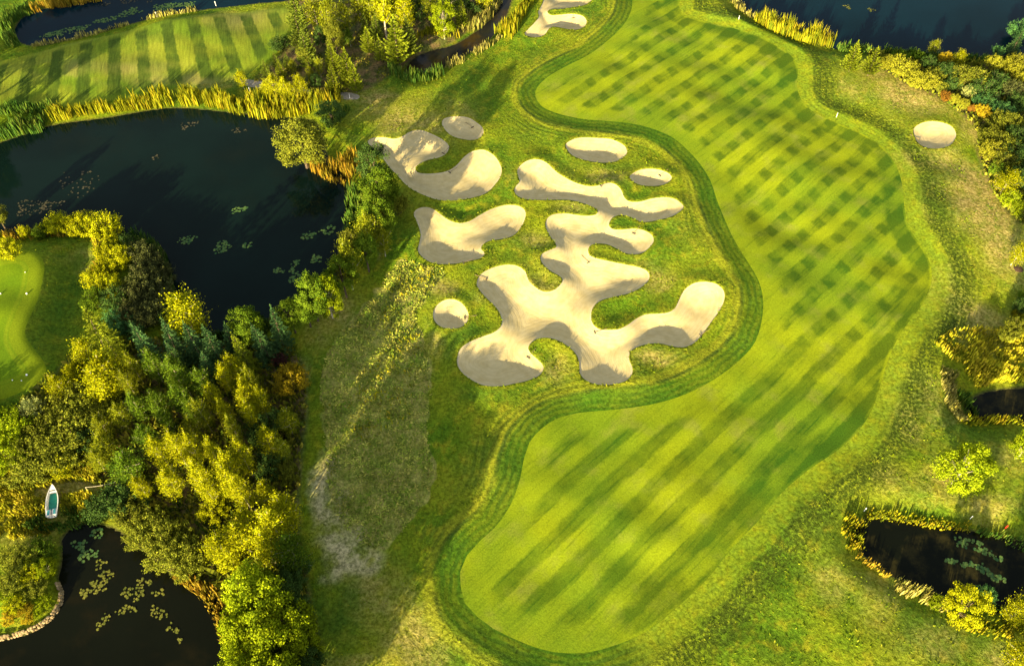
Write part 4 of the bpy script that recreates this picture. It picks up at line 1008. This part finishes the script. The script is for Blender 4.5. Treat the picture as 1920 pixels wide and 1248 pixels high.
boat_p = [float(v) for v in gp(98, 968, 0.3)]; boat_q = [float(v) for v in gp(100.5, 910, 0.3)]
boat_l = math.hypot(boat_q[0] - boat_p[0], boat_q[1] - boat_p[1]); boat_a = math.atan2(boat_q[1] - boat_p[1], boat_q[0] - boat_p[0])
REEDS = [
 ('golden reed belt along the big lake\'s upper shore', [(96,226),(140,218),(190,212),(240,206),(290,198),(326,190)], 2.6, 14, 1.4, 2.6, 'gold'),
 ('tall golden reed belt in front of the gravel path', [(342,190),(380,192),(420,198),(460,206),(510,208),(560,206),(600,198),(640,190)], 3.6, 14, 1.6, 2.8, 'gold'),
 ('green reed clump in the lake\'s upper corner at the edge', [(-20,262),(20,252),(50,244),(84,240)], 3.6, 12, 1.4, 2.6, 'green'),
 ('leafy green bank beside the corner reeds', [(-20,226),(20,216),(60,210),(96,212)], 3.2, 10, 0.8, 1.8, 'green'),
 ('golden reeds below the round leafy shore tree', [(586,312),(610,322),(640,334),(664,330),(650,300)], 2.8, 13, 1.2, 2.4, 'rust'),
 ('green reeds between lake and tree row', [(672,360),(668,400),(662,440),(656,470)], 2.8, 12, 1.0, 2.2, 'green'),
 ('reeds at the lake corner below the dark bush', [(610,240),(640,225),(655,210)], 2.0, 10, 0.8, 1.6, 'green'),
 ('yellow reed fringe of the blue pond\'s far bank', [(62,22),(100,14),(140,8),(190,-2)], 2.4, 12, 1.2, 2.2, 'rust'),
 ('green reeds round the blue pond\'s end', [(30,90),(14,60),(24,36),(60,20)], 2.8, 11, 0.9, 1.8, 'green'),
 ('low reed fringe of the blue pond\'s near bank', [(60,88),(110,80),(160,70),(220,52),(290,34),(370,20)], 1.1, 10, 0.4, 1.1, 'tan'),
 ('golden reed belt of the far blue lake', [(1418,36),(1450,52),(1490,66),(1530,76),(1562,84)], 4.0, 13, 1.4, 2.6, 'gold'),
 ('thin reed fringe along the fairway lake', [(1374,6),(1392,22),(1412,36)], 1.4, 10, 0.6, 1.4, 'tan'),
 ('dark green weeds under the eastern shore trees', [(1570,92),(1640,98),(1700,104),(1780,112),(1860,114)], 2.6, 10, 0.6, 1.6, 'green'),
 ('golden reeds on the creek\'s fairway bank', [(1004,-10),(984,24),(960,56),(940,70)], 4.4, 12, 1.0, 2.4, 'gold'),
 ('tan reeds at the creek\'s bend', [(930,4),(912,30),(890,48),(862,56)], 3.4, 12, 1.0, 2.2, 'tan'),
 ('golden reeds between pine wood and creek', [(780,84),(800,72),(830,70),(860,68)], 2.4, 12, 0.8, 1.6, 'gold'),
 ('green reeds at the creek\'s lower end', [(745,112),(738,134),(760,146),(800,150),(830,138)], 2.6, 13, 0.9, 1.8, 'green'),
 ('low fringe along the creek\'s grass bank', [(836,128),(870,112),(910,90),(940,70)], 1.3, 10, 0.4, 1.2, 'tan'),
 ('golden dry reeds around the rowing boat', [(-30,900),(30,900),(80,890),(130,885),(190,890)], 7.5, 26, 0.5, 1.1, 'bright'),
 ('yellow reeds on the pond shore below the boat', [(-30,945),(30,950),(70,950),(130,945),(165,950)], 6.5, 26, 0.4, 0.9, 'bright'),
 ('yellow reeds at the black pond\'s shallow end', [(-30,990),(20,995),(60,990),(100,980)], 4.5, 26, 0.4, 0.8, 'bright'),
 ('green rushes between boat and black water', [(60,975),(100,985),(130,975),(170,965),(200,955)], 4.2, 24, 0.4, 0.9, 'green'),
 ('golden drooping reeds on the black pond\'s far bank', [(330,1080),(370,1100),(400,1125),(425,1165),(440,1200)], 2.6, 14, 0.8, 1.6, 'rust'),
 ('golden reed belt on the weedy pond\'s upper bank', [(1622,968),(1660,968),(1700,974),(1740,980),(1790,988),(1820,990)], 1.0, 22, 0.35, 0.75, 'gold'),
 ('green reeds at the weedy pond\'s end', [(1604,972),(1598,990),(1598,1012),(1606,1034)], 2.0, 16, 0.6, 1.2, 'gold'),
 ('low tan fringe of the weedy pond\'s near bank', [(1606,1040),(1630,1058),(1664,1082)], 0.9, 14, 0.3, 0.8, 'rust'),
 ('tan plumed reeds on the weedy pond\'s near bank', [(1676,1098),(1710,1112),(1740,1126),(1772,1142)], 2.4, 15, 0.7, 1.5, 'tan'),
 ('yellow grass under the near pond saplings', [(1780,1160),(1830,1176),(1880,1180),(1940,1180)], 2.6, 14, 0.4, 1.0, 'gold'),
 ('dark weeds along the weedy pond\'s inner shore', [(1780,1120),(1840,1130),(1900,1150)], 2.0, 10, 0.4, 1.0, 'green'),
 ('reeds at the weedy pond\'s far corner', [(1830,996),(1870,1006),(1930,1026)], 1.3, 14, 0.4, 1.1, 'green'),
 ('bushy tan reeds above the reedy pond', [(1790,690),(1820,672),(1850,660),(1890,652),(1940,640)], 6.5, 20, 0.4, 1.0, 'bright'),
 ('golden reeds on the reedy pond\'s upper shore', [(1816,708),(1850,700),(1890,706),(1940,706)], 4.0, 16, 0.5, 1.1, 'bright'),
 ('plumed tan reeds round the reedy pond\'s end', [(1776,700),(1772,735),(1784,770),(1806,790)], 3.0, 18, 0.6, 1.2, 'tan'),
 ('low gold reeds on the reedy pond\'s lower shore', [(1800,796),(1850,790),(1900,788),(1950,790)], 1.8, 13, 0.4, 1.1, 'gold'),
 ('green rushes inside the reedy pond\'s end', [(1800,740),(1812,760),(1822,780)], 3.0, 12, 0.7, 1.4, 'green'),
 ('tan reeds beside the young sapling at the edge', [(1900,590),(1915,610),(1935,630)], 3.0, 12, 0.8, 1.6, 'gold'),
 ('golden grass fringe between green and lake scrub', [(0,446),(40,446),(100,440),(160,440),(184,452),(192,490),(178,520)], 1.8, 12, 0.5, 1.2, 'rust'),
 ('dark rushes along the thicket in the lake', [(240,440),(280,460),(308,490),(322,540),(330,580)], 2.0, 12, 1.0, 2.2, 'green'),
 ('green rushes at the lake\'s lower corner', [(350,610),(400,634),(460,632),(520,606)], 2.2, 12, 0.8, 1.6, 'green'),
]
for i, (lab, ln, wd, dn, h0, h1, m_) in enumerate(REEDS):
    x, y = band(ln, wd, dn * 2.2, 40 + i)
    ca_, sa_ = math.cos(boat_a), math.sin(boat_a); ub = (x - boat_p[0]) * ca_ + (y - boat_p[1]) * sa_; vb = -(x - boat_p[0]) * sa_ + (y - boat_p[1]) * ca_
    ok = ~((ub > -0.5) & (ub < boat_l + 0.15) & (np.abs(vb) < 0.78)); x, y = x[ok], y[ok]
    stalks('reeds', lab, 'reeds', x, y, h0, h1, SM[m_], 0.10, 0.085, 60 + i, 1.3)

def fill(loop, dens, seed, keep=None):
    lo, hi = loop.min(0), loop.max(0); r = np.random.default_rng(seed)
    n = int((hi - lo).prod() * dens); P = r.uniform(lo, hi, (n, 2))
    m = inside(P[:, 0], P[:, 1], loop); P = P[m]
    if keep is not None: P = P[keep(P[:, 0], P[:, 1], r)]
    return P[:, 0], P[:, 1]
x, y = fill(meadow_loop, 42, 5)
stalks('meadow_grass', 'tall unmown meadow grass between track and bunkers', 'grass', x, y, 0.08, 0.24, SM['meadow'], 0.16, 0.9, 5, 1.2)
gx_, gy_ = pts([(770,520),(800,560),(720,620),(745,690),(770,660)]).T
def weedpatch(x, y, r):
    cx, cy = pts([(790,515),(760,540),(800,530),(735,600),(775,640),(725,690),(760,700),(700,750),(735,760),(690,800)]).T
    d = np.min([np.hypot(x - a, y - b) for a, b in zip(cx, cy)], 0)
    return r.uniform(0, 1, len(x)) < 0.30 * np.exp(-(d / 2.0) ** 2)
x, y = fill(meadow_loop, 22, 6, weedpatch)
stalks('tall_weeds', 'yellow-flowering weeds scattered through the tall meadow', 'weeds', x, y, 0.25, 0.6, SM['gold'], 0.12, 0.35, 6, 1.4)
def not_wet(x, y, r): return hz(x, y) > WATER_Z + 0.05
x, y = fill(woodsw_loop, 11, 8, not_wet)
stalks('undergrowth', 'tangled grass and weeds under the south wood', 'undergrowth', x, y, 0.4, 1.2, SM['weed'], 0.22, 0.35, 8, 1.4)
x, y = fill(banke_loop, 10, 9, not_wet)
stalks('undergrowth', 'dark weeds between the shrubs of the east bank', 'undergrowth', x, y, 0.3, 1.0, SM['weed'], 0.22, 0.35, 9, 1.4)
def patchy(x, y, r): return (wav(x, y, 6, 77) > 0.2) & (hz(x, y) > WATER_Z + 0.05)
x, y = fill(wood_loop, 8, 10, patchy)
stalks('undergrowth', 'low dry grass on the pine wood floor', 'undergrowth', x, y, 0.15, 0.5, SM['weed'], 0.16, 0.4, 10, 1.2)

# tufts of the rough and the fringe hanging over the bunker lips
SM['rough'] = stalk_mat('rough_tufts', (0.065, 0.100, 0.006), (0.150, 0.160, 0.008), (0.215, 0.185, 0.022))
SM['lip'] = stalk_mat('lip_grass', (0.055, 0.090, 0.006), (0.150, 0.155, 0.008), (0.220, 0.180, 0.020))
r = np.random.default_rng(55)
gi = r.integers(0, NX * NY, 260000); mm = _s
ok = (mm['sf'][gi] > 3.4) & (mm['sb'][gi] > 0.3) & (mm['sw'][gi] > 0.4) & (mm['sf2'][gi] > 0.3) & (mm['sg'][gi] > 0.3) & (mm['sm'][gi] > 0) & (mm['st'][gi] > 0.3) & (mm['sp'][gi] > 0.4) & (mm['swo'][gi] > -1)
gi = gi[ok]; gi = gi[r.uniform(0, 1, len(gi)) < sstep(-1.2, 0.9, wav(X[gi], Y[gi], 4.5, 57) + 0.7 * wav(X[gi], Y[gi], 1.6, 58))]
x = X[gi] + r.uniform(-.2, .2, len(gi)); y = Y[gi] + r.uniform(-.2, .2, len(gi))
vis = (y > 24) & (y < 152) & (np.abs(x) < 100); x, y = x[vis], y[vis]
stalks('rough_grass', 'tufts of longer grass all over the rough', 'grass', x, y, 0.06, 0.17, SM['rough'], 0.11, 0.9, 55, 1.3)
for k, lp in bunker_loops.items():
    d_ = np.roll(lp, -1, 0) - lp; L_ = np.linalg.norm(d_, axis=1); n = int(L_.sum() * 26)
    i_ = r.choice(len(lp), n, p=L_ / L_.sum()); P = lp[i_] + d_[i_] * r.uniform(0, 1, (n, 1))
    P = P + r.normal(0, 0.13, (n, 2)); s_ = sdf(P[:, 0], P[:, 1], lp, 3); P = P[(s_ > 0.03) & (wav(P[:, 0], P[:, 1], 2.5, 66) > -0.7)]
    stalks('lip_grass', 'grass fringe hanging over the rim of the ' + BUNKER_TAGS[k].split(',')[0], 'grass', P[:, 0], P[:, 1], 0.06, 0.2, SM['lip'], 0.12, 0.8, 67, 1.2)

# ------------------------------------------------------------------ lily pads
t = NT('lily_pad'); r_ = t.attr('rnd')
PAD = t.finish(t.mix(r_, (0.035, 0.095, 0.030), (0.115, 0.180, 0.040)), 0.75, None, 0.1)
t = NT('yellow_lily_pad'); r_ = t.attr('rnd')
PADY = t.finish(t.mix(r_, (0.085, 0.105, 0.014), (0.200, 0.190, 0.030)), 0.75, None, 0.1)
t = NT('dead_lily_pad'); r_ = t.attr('rnd')
PADB = t.finish(t.mix(r_, (0.035, 0.038, 0.020), (0.100, 0.085, 0.050)), 0.8, None, 0.1)
def pads(label, spots, mat, seed, size=0.26, dens=7.0):
    """spots: (x, y, half width px, half height px, turn)"""
    r = np.random.default_rng(seed); V, F, A = [], [], []
    for (px, py, rx, ry, sl) in spots:
        cx, cy = gp(px, py, WATER_Z); ax = gp(px + rx, py, WATER_Z)[0] - cx; ay = gp(px, py - ry, WATER_Z)[1] - cy
        n = int(math.pi * ax * ay * dens) + 3
        q = np.sqrt(r.uniform(0, 1, n)); th = r.uniform(0, 6.283, n); q *= 0.85 + 0.2 * np.sin(th * 3 + px) + 0.08 * np.sin(th * 7 + py)
        for k in range(n):
            x = cx + ax * q[k] * math.cos(th[k]); y = cy + ay * q[k] * math.sin(th[k]) + sl * (ax * q[k] * math.cos(th[k]))
            s = size * r.uniform(0.55, 1.2); a0 = r.uniform(0, 6.28); b = len(V); zz = WATER_Z + 0.012 + r.uniform(0, 0.035)
            V.append((x, y, zz + 0.01)); m = 8
            for j in range(m):
                an = a0 + 0.25 + (6.283 - 0.5) * j / (m - 1)
                V.append((x + s * math.cos(an), y + s * math.sin(an), zz + r.uniform(-0.004, 0.02)))
            for j in range(m - 1): F.append((b, b + 1 + j, b + 2 + j))
            A += [r.uniform(0, 1)] * (m + 1)
    me = np_mesh('lily_pads', V, F, mat, {'rnd': A})
    return tag(link('lily_pads', me), label, 'lily pads', 'floating lily pad patches', 'stuff')
PADS = [
 ('lily pad patch in the big lake closest to its middle', [(447,395,15,8,.3)], PAD),
 ('lily pad patch in the big lake nearest the dark thicket', [(351,450,19,9,.2)], PAD),
 ('round lily pad patch beside a smaller one in the lake', [(417,464,19,13,0)], PAD),
 ('smallest lily pad patch right of the round one', [(463,460,12,7,0)], PAD),
 ('double lily pad patch nearest the lake\'s tree row', [(580,442,18,8,.2),(615,431,17,9,.2)], PAD),
 ('lily pad patch below the double patch', [(593,485,14,10,0)], PAD),
 ('loose lily pads near the lake\'s lower corner', [(553,494,9,8,0),(556,520,16,12,0),(522,507,13,6,-.2),(550,507,8,8,0)], PAD),
 ('drab floating leaves near the golden reeds', [(352,236,16,8,.2),(366,230,8,3,0)], PADB),
 ('small drab floating leaves under the tall reed belt', [(443,245,10,6,0),(461,244,4,3,0)], PADB),
 ('small drab leaf patch alone on the lake', [(291,295,9,5,0)], PADB),
 ('scattered drab leaves at the lake\'s far edge', [(150,340,50,30,0)], PADB),
 ('dull weed mat at the lake\'s left shore', [(70,388,50,16,.1)], PADB),
 ('wide lily pad belt at the blue pond\'s end', [(112,62,36,8,.35),(150,53,20,5,.2)], PAD),
 ('long lily pad belt in the middle of the blue pond', [(200,38,26,6,.3),(240,26,22,6,.3),(250,18,10,5,0)], PAD),
 ('lily pad raft at the blue pond\'s far side', [(315,12,36,8,.2),(350,9,18,6,.2)], PAD),
 ('lily pads cut by the top edge over the blue pond', [(195,8,14,5,.2),(240,3,20,4,0),(277,4,9,3,0)], PADB),
 ('first of two small lily patches on the eastern lake', [(1588,13,7,5,0)], PADY),
 ('second of two small lily patches on the eastern lake', [(1635,19,9,4,0)], PADY),
 ('yellow lily pads in the black pond\'s middle', [(250,1110,28,16,0),(275,1092,16,8,.3),(236,1143,22,10,.2),(300,1110,16,8,.2),(262,1085,10,7,0)], PADY),
 ('large lily pad mass near the stone wall', [(180,1098,28,18,.2),(165,1112,22,9,.2),(200,1075,20,10,0),(190,1058,14,10,0)], PADY),
 ('lily pads drifting toward the picture\'s lower edge', [(296,1150,20,14,-.4),(322,1178,16,10,-.5),(340,1200,7,6,0),(196,1160,10,14,0),(188,1172,8,10,0)], PADY),
 ('shaded lily pads below the rowing boat', [(180,1000,16,10,0),(165,1040,24,14,.2),(150,1020,18,10,0)], PAD),
 ('long green lily pad belt in the weedy pond', [(1800,1056,24,8,-.2),(1838,1066,30,12,-.4),(1868,1082,18,10,-.4),(1778,1052,10,6,0)], PAD),
 ('upper lily pad patch in the weedy pond', [(1804,1016,19,12,-.2)], PAD),
 ('lily pads between the two belts of the weedy pond', [(1846,1034,16,8,-.3),(1872,1046,14,9,-.2),(1834,1016,12,6,0)], PAD),
]
for i, (lab, sp, m_) in enumerate(PADS):
    drab = m_ is PADB
    pads(lab, sp, m_, 300 + i, 0.14 if m_ is PADY else 0.15 if drab else 0.185, 0.9 if 'scattered' in lab else (4 if drab else 8.0))

# ------------------------------------------------------------------ rowing boat
WHITE = plain('white_gelcoat', (0.72, 0.70, 0.64), 0.4, 0.08, 2.0, 0.5)
TEALP = plain('green_boat_floor', (0.010, 0.200, 0.125), 0.5, 0.2, 3.0, 0.4)
BLUEP = plain('blue_seat_lid', (0.040, 0.240, 0.260), 0.45, 0.15, 3.0, 0.4)
TANP = plain('tan_boat_side', (0.50, 0.40, 0.27), 0.6, 0.15, 3.0, 0.3)
bx, by = (float(v) for v in gp(98, 968, 0.3)); ux, uy = (float(v) for v in gp(100.5, 910, 0.3))
blen = math.hypot(ux - bx, uy - by); bang = math.atan2(uy - by, ux - bx)
bz = float(hz((bx + ux) / 2, (by + uy) / 2)) + 0.35
boat = bpy.data.objects.new('rowing_boat', None); COL.objects.link(boat)
boat.location = (bx, by, bz); boat.rotation_euler = (math.radians(1.5), 0, bang)
tag(boat, 'white rowing boat with green floor drawn up among golden reeds', 'boat')
ST = 18
def half(t):        # half width along the boat, stern 0 to bow 1
    return 0.70 * (0.80 + 0.20 * math.sin(min(1, t / 0.45) * math.pi / 2)) * max(0.0, 1 - max(0, (t - 0.42) / 0.58) ** 2.1) + 0.012
V, F = [], []
prof = [(1.0, 0.44), (0.985, 0.47), (0.88, 0.47), (0.86, 0.42), (0.74, 0.10), (0.0, 0.08)]
outer = [(1.0, 0.44), (0.92, 0.15), (0.55, -0.12), (0.0, -0.16)]
full = [(-a, b) for a, b in outer[::-1]][1:] if False else None
ring = [(-a, b) for a, b in outer[::-1][1:]]
ring = [(-1.0, 0.44), (-0.92, 0.15), (-0.55, -0.12), (0.0, -0.16), (0.55, -0.12), (0.92, 0.15), (1.0, 0.44), (1.0, 0.475), (0.87, 0.475), (0.85, 0.42), (0.72, 0.10), (0.0, 0.08), (-0.72, 0.10), (-0.85, 0.42), (-0.87, 0.475), (-1.0, 0.475)]
K = len(ring)
for i in range(ST + 1):
    tt = i / ST; h_ = half(tt); rise = 0.16 * max(0, tt - 0.5) ** 2 * 4
    for (a_, b_) in ring: V.append((tt * blen, a_ * h_, b_ + rise if b_ > 0 else b_ * (1 - 0.6 * tt ** 3) + rise * 0.6))
for i in range(ST):
    for k in range(K):
        F.append((i * K + k, i * K + (k + 1) % K, (i + 1) * K + (k + 1) % K, (i + 1) * K + k))
F.append(tuple(range(K))[::-1]); F.append(tuple(ST * K + k for k in range(K)))
me = bpy.data.meshes.new('hull'); me.from_pydata(V, [], F); me.materials.append(WHITE); me.update(); link('hull', me, boat)
def deck(name, t0, t1, frac, z, mat, th=0.03, n=8):
    V, F = [], []
    for s in (0, 1):
        for i in range(n + 1):
            tt = t0 + (t1 - t0) * i / n; h_ = half(tt) * frac; rise = 0.16 * max(0, tt - 0.5) ** 2 * 4
            V += [(tt * blen, -h_, z + rise - s * th), (tt * blen, h_, z + rise - s * th)]
    m = 2 * (n + 1)
    for i in range(n):
        F.append((2 * i, 2 * i + 2, 2 * i + 3, 2 * i + 1)); F.append((m + 2 * i + 1, m + 2 * i + 3, m + 2 * i + 2, m + 2 * i))
        F.append((2 * i, m + 2 * i, m + 2 * i + 2, 2 * i + 2)); F.append((2 * i + 1, 2 * i + 3, m + 2 * i + 3, m + 2 * i + 1))
    F.append((0, 1, m + 1, m)); F.append((2 * n, m + 2 * n, m + 2 * n + 1, 2 * n + 1))
    me = bpy.data.meshes.new(name); me.from_pydata(V, [], F); me.materials.append(mat); me.update(); return link(name, me, boat)
deck('floor', 0.22, 0.74, 0.66, 0.135, TEALP)
deck('side_bench', 0.22, 0.72, 0.80, 0.115, TANP)
deck('bow_deck', 0.82, 0.985, 0.90, 0.445, WHITE)
deck('thwart', 0.735, 0.785, 0.86, 0.40, WHITE)
deck('bow_locker', 0.785, 0.82, 0.60, 0.30, TEALP)
for s in (-1, 1):
    mb = MB(); mb.box((0.10 * blen, s * 0.33, 0.31), (0.19 * blen, 0.40, 0.36), 0, 0.05); so = mb.build('stern_seat', WHITE, boat)
    mb = MB(); mb.box((0.10 * blen, s * 0.33, 0.5), (0.15 * blen, 0.25, 0.03)); mb.build('seat_lid', BLUEP, so)
mb = MB(); mb.box((0.215 * blen, 0, 0.35), (0.05, 1.05, 0.04)); mb.build('cross_bar', BLUEP, boat)
ROPE = plain('pale_rope', (0.45, 0.40, 0.28), 0.8, 0.1, 4, 0.2)
r0 = np.array([float(v) for v in gp(160, 913, 0.9)]); r1 = np.array([float(v) for v in gp(216, 903, 1.2)])
mb = MB(); P = []
for k in range(9):
    q = k / 8; p = r0 + (r1 - r0) * q; P.append((p[0], p[1], max(float(hz(*p)), 0) + 0.9 + 0.3 * q - 0.25 * math.sin(math.pi * q)))
mb.tube(P, [0.03] * 9, 5)
mb.tube([(r0[0], r0[1], float(hz(*r0)) - 0.1), P[0]], [0.05, 0.04], 5); mb.tube([(r1[0], r1[1], float(hz(*r1)) - 0.1), P[-1]], [0.06, 0.05], 5)
tag(mb.build('mooring_rope', ROPE), 'thin pale rope stretched from stake to stake beside the boat', 'rope')

# ------------------------------------------------------------------ stone wall of the island
STONE = NT('rubble_stone'); f_ = STONE.noise(2.2, 5)
oi = STONE.n('ShaderNodeObjectInfo').outputs['Random']
STONE = STONE.finish(STONE.mul(STONE.mix(STONE.step(f_, 0.3, 0.7), (0.25, 0.18, 0.085), (0.37, 0.28, 0.15)), STONE.step(oi, 0, 1, 0.75, 1.2)), 0.9, STONE.bump(STONE.noise(7, 4), 0.6, 0.05), 0.1)
wall_line = smooth_line(pts([(-70,1206),(-20,1200),(20,1193),(60,1180),(92,1160),(110,1136),(116,1112),(108,1088)], WATER_Z + 0.3), 0.3)
wall = bpy.data.objects.new('retaining_wall', None); COL.objects.link(wall)
wall.location = (float(wall_line[10, 0]), float(wall_line[10, 1]), WATER_Z)
tag(wall, 'curved low wall of pale stones holding the pond island', 'wall')
stones = []
for v_ in range(5):
    r = np.random.default_rng(900 + v_); mb = MB(); mb.ball((0, 0, 0), 0.5, 7, 4)
    mb.v = [tuple(np.array(p) * (1 + r.uniform(-0.14, 0.14)) * np.array([1.15, 1.0, 1.0])) for p in mb.v]
    mb.v = [tuple(np.sign(q) * min(abs(q), 0.46) for q in p) for p in mb.v]
    me = bpy.data.meshes.new('stone'); me.from_pydata(mb.v, [], mb.f); me.materials.append(STONE); me.update(); stones.append(me)
acc = np.concatenate([[0], np.cumsum(np.linalg.norm(np.diff(wall_line, axis=0), axis=1))]); r = np.random.default_rng(77)
for lay in range(3):
    s = r.uniform(0, 0.3)
    while s < acc[-1] - 0.2:
        Lk = r.uniform(0.28, 0.50); k = np.searchsorted(acc, s); k = min(max(k, 1), len(wall_line) - 1)
        p, dr = wall_line[k], wall_line[k] - wall_line[k - 1]
        nr = np.array([-dr[1], dr[0]]) / (np.linalg.norm(dr) + 1e-9)
        o = link('stone', stones[int(r.integers(0, 5))], wall)
        o.location = (p[0] + nr[0] * 0.10 * lay - wall.location[0], p[1] + nr[1] * 0.10 * lay - wall.location[1], 0.02 + 0.19 * lay + r.uniform(-.03, .03))
        o.scale = (Lk, r.uniform(0.28, 0.4), r.uniform(0.2, 0.27)); o.rotation_euler = (r.normal(0, .1), r.normal(0, .1), math.atan2(dr[1], dr[0]) + r.normal(0, .12))
        s += Lk * 0.96

# ------------------------------------------------------------------ rakes, posts, markers
RAKE_D = plain('dark_rake', (0.05, 0.045, 0.04), 0.6, 0.2, 5, 0.3)
RAKE_H = plain('wooden_handle', (0.20, 0.14, 0.08), 0.7, 0.2, 5, 0.2)
RAKES = [(886,237,2.4,'rake lying in the small oval shaded bunker'),(831,289,.9,'rake at the tip of the kidney bunker\'s upper arm'),(843,323,.8,'rake on the kidney bunker beside its grass notch'),
 (1237,328,.6,'rake on the small lens-shaped bunker'),(1188,437,.9,'rake on the many-armed bunker\'s short middle arm'),(1104,490,2.2,'rake at the many-armed bunker\'s narrow waist'),(990,671,.9,'rake on the many-armed bunker by its lower grass notch'),
 (868,495,.5,'rake at the lower rim of the winged bunker'),(912,523,2.9,'rake on the many-armed bunker\'s lobe facing the lake'),(1115,622,.2,'rake by the many-armed bunker\'s grass bay'),(1313,629,.6,'rake at the corner of the many-armed bunker\'s longest arm'),
 (1724,262,2.7,'rake in the bright oval bunker by itself'),(1126,348,.4,'rake at the upper neck of the many-armed bunker'),(1075,33,1.6,'rake in the white bunker at the top edge'),(871,596,.2,'rake inside the small round bunker')]
for (px, py, an, lab) in RAKES:
    x, y = (float(v) for v in gp(px, py, -0.4)); z = float(hz(x, y)); x, y = (float(v) for v in gp(px, py, z)); z = float(hz(x, y)) + 0.06
    rk = bpy.data.objects.new('bunker_rake', None); COL.objects.link(rk); rk.location = (x, y, z); rk.rotation_euler = (0, 0, an)
    tag(rk, lab, 'rake', 'bunker rakes')
    x2, y2 = x + 1.7 * math.cos(an), y + 1.7 * math.sin(an); dz = float(hz(x2, y2)) + 0.09 - z
    mb = MB(); mb.tube([(0, 0, 0.05), (0.85, 0, 0.06 + dz * 0.5), (1.7, 0, max(dz, -.2))], [0.03, 0.028, 0.028], 6); mb.build('handle', RAKE_H, rk)
    mb = MB(); mb.box((0, 0, 0.06), (0.09, 0.66, 0.07), 0, 0.15)
    for k in range(9): mb.box((0.0, -0.29 + 0.0725 * k, 0.0), (0.025, 0.025, 0.12))
    mb.build('rake_head', RAKE_D, rk)
WHITEP = plain('white_post_paint', (0.80, 0.80, 0.76), 0.5, 0.05, 3, 0.3); REDP = plain('red_post_paint', (0.55, 0.03, 0.015), 0.5, 0.1, 3, 0.3)
def post(px, py, h, mat, lab, w=0.10):
    w *= 0.7
    x, y = (float(v) for v in gp(px, py)); z = float(hz(x, y)); x, y = (float(v) for v in gp(px, py, z))
    o = bpy.data.objects.new('marker_post', None); COL.objects.link(o); o.location = (x, y, z); tag(o, lab, 'post', 'marker posts of the course')
    mb = MB(); mb.tube([(0, 0, -0.2), (0, 0, h * 0.92)], [w * 0.55, w * 0.5], 8); mb.build('shaft', mat, o)
    mb = MB(); mb.tube([(0, 0, h * 0.92), (0, 0, h * 0.97), (0, 0, h)], [w * 0.62, w * 0.6, w * 0.2], 8); mb.build('cap', mat, o)
post(1568, 220, 0.95, WHITEP, 'white marker post beside the fairway\'s right edge')
post(1620, 958, 0.9, WHITEP, 'white marker post above the weedy pond\'s end', 0.16)
post(1818, 973, 0.9, WHITEP, 'white marker post above the weedy pond\'s golden reeds')
post(1884, 990, 0.8, REDP, 'red marker post near the weedy pond\'s far corner', 0.2)
post(469, 173, 1.0, WHITEP, 'white post under the golden sapling by the gravel path', 0.22)
post(656, 184, 0.8, WHITEP, 'white post at the end of the gravel path', 0.16)
post(294, 31, 0.9, WHITEP, 'white post on the blue pond\'s near bank', 0.16)
post(405, 11, 0.9, WHITEP, 'white post at the top edge by the blue pond', 0.16)
post(1865, 36, 0.9, WHITEP, 'white post on the lake by the eastern bank', 0.12) if False else None
post(1385, 37, 0.8, WHITEP, 'white post on the bank of the eastern lake', 0.14)
def marker(px, py, r, lab, mat=WHITEP):
    x, y = (float(v) for v in gp(px, py, 1.8)); z = float(hz(x, y)); x, y = (float(v) for v in gp(px, py, z + r))
    mb = MB(); mb.ball((0, 0, r * 0.9), r, 10, 7, 0.95); mb.tube([(0, 0, -0.12), (0, 0, 0.03)], [r * 0.35, r * 0.35], 6)
    o = mb.build('tee_marker', mat, None, True, (x, y, float(hz(x, y)))); tag(o, lab, 'tee marker', 'round markers on the green')
marker(50, 550, 0.13, 'white ball marker on the sunny part of the green')
marker(1, 550, 0.11, 'white ball marker at the picture\'s edge on the green')
marker(50, 702, 0.14, 'white ball marker on the shaded part of the green')
marker(47, 510, 0.07, 'small white marker near the green\'s upper end')
marker(40, 713, 0.08, 'small pale marker beside the shaded ball marker')
marker(23, 712, 0.08, 'second small pale marker in the green\'s shade')
MULCH = plain('dark_mulch', (0.07, 0.045, 0.03), 0.95, 0.4, 8, 0.05)
for (px, py, lab) in ((1909, 505, 'dark mulch ring under the slender golden sapling'), (1797, 916, 'mulch ring under the lone golden-green tree')):
    x, y = (float(v) for v in gp(px, py)); r = np.random.default_rng(int(px)); mb = MB()
    n = 18; ring0 = [(0, 0, 0.13)]; zc = float(hz(x, y))
    for k in range(n):
        rr = 0.6 + r.uniform(-.07, .07); ax_, ay_ = rr * math.cos(6.283 * k / n), rr * math.sin(6.283 * k / n)
        ring0.append((ax_, ay_, float(hz(x + ax_, y + ay_)) - zc + 0.05))
    for k in range(n):
        ax_, ay_ = 1.15 * ring0[k + 1][0], 1.15 * ring0[k + 1][1]; ring0.append((ax_, ay_, float(hz(x + ax_, y + ay_)) - zc - 0.06))
    mb.v = ring0; mb.f = [(0, 1 + k, 1 + (k + 1) % n) for k in range(n)] + [(1 + k, 1 + n + k, 1 + n + (k + 1) % n, 1 + (k + 1) % n) for k in range(n)]
    tag(mb.build('mulch_ring', MULCH, None, False, (x, y, zc)), lab, 'mulch', 'mulch rings')
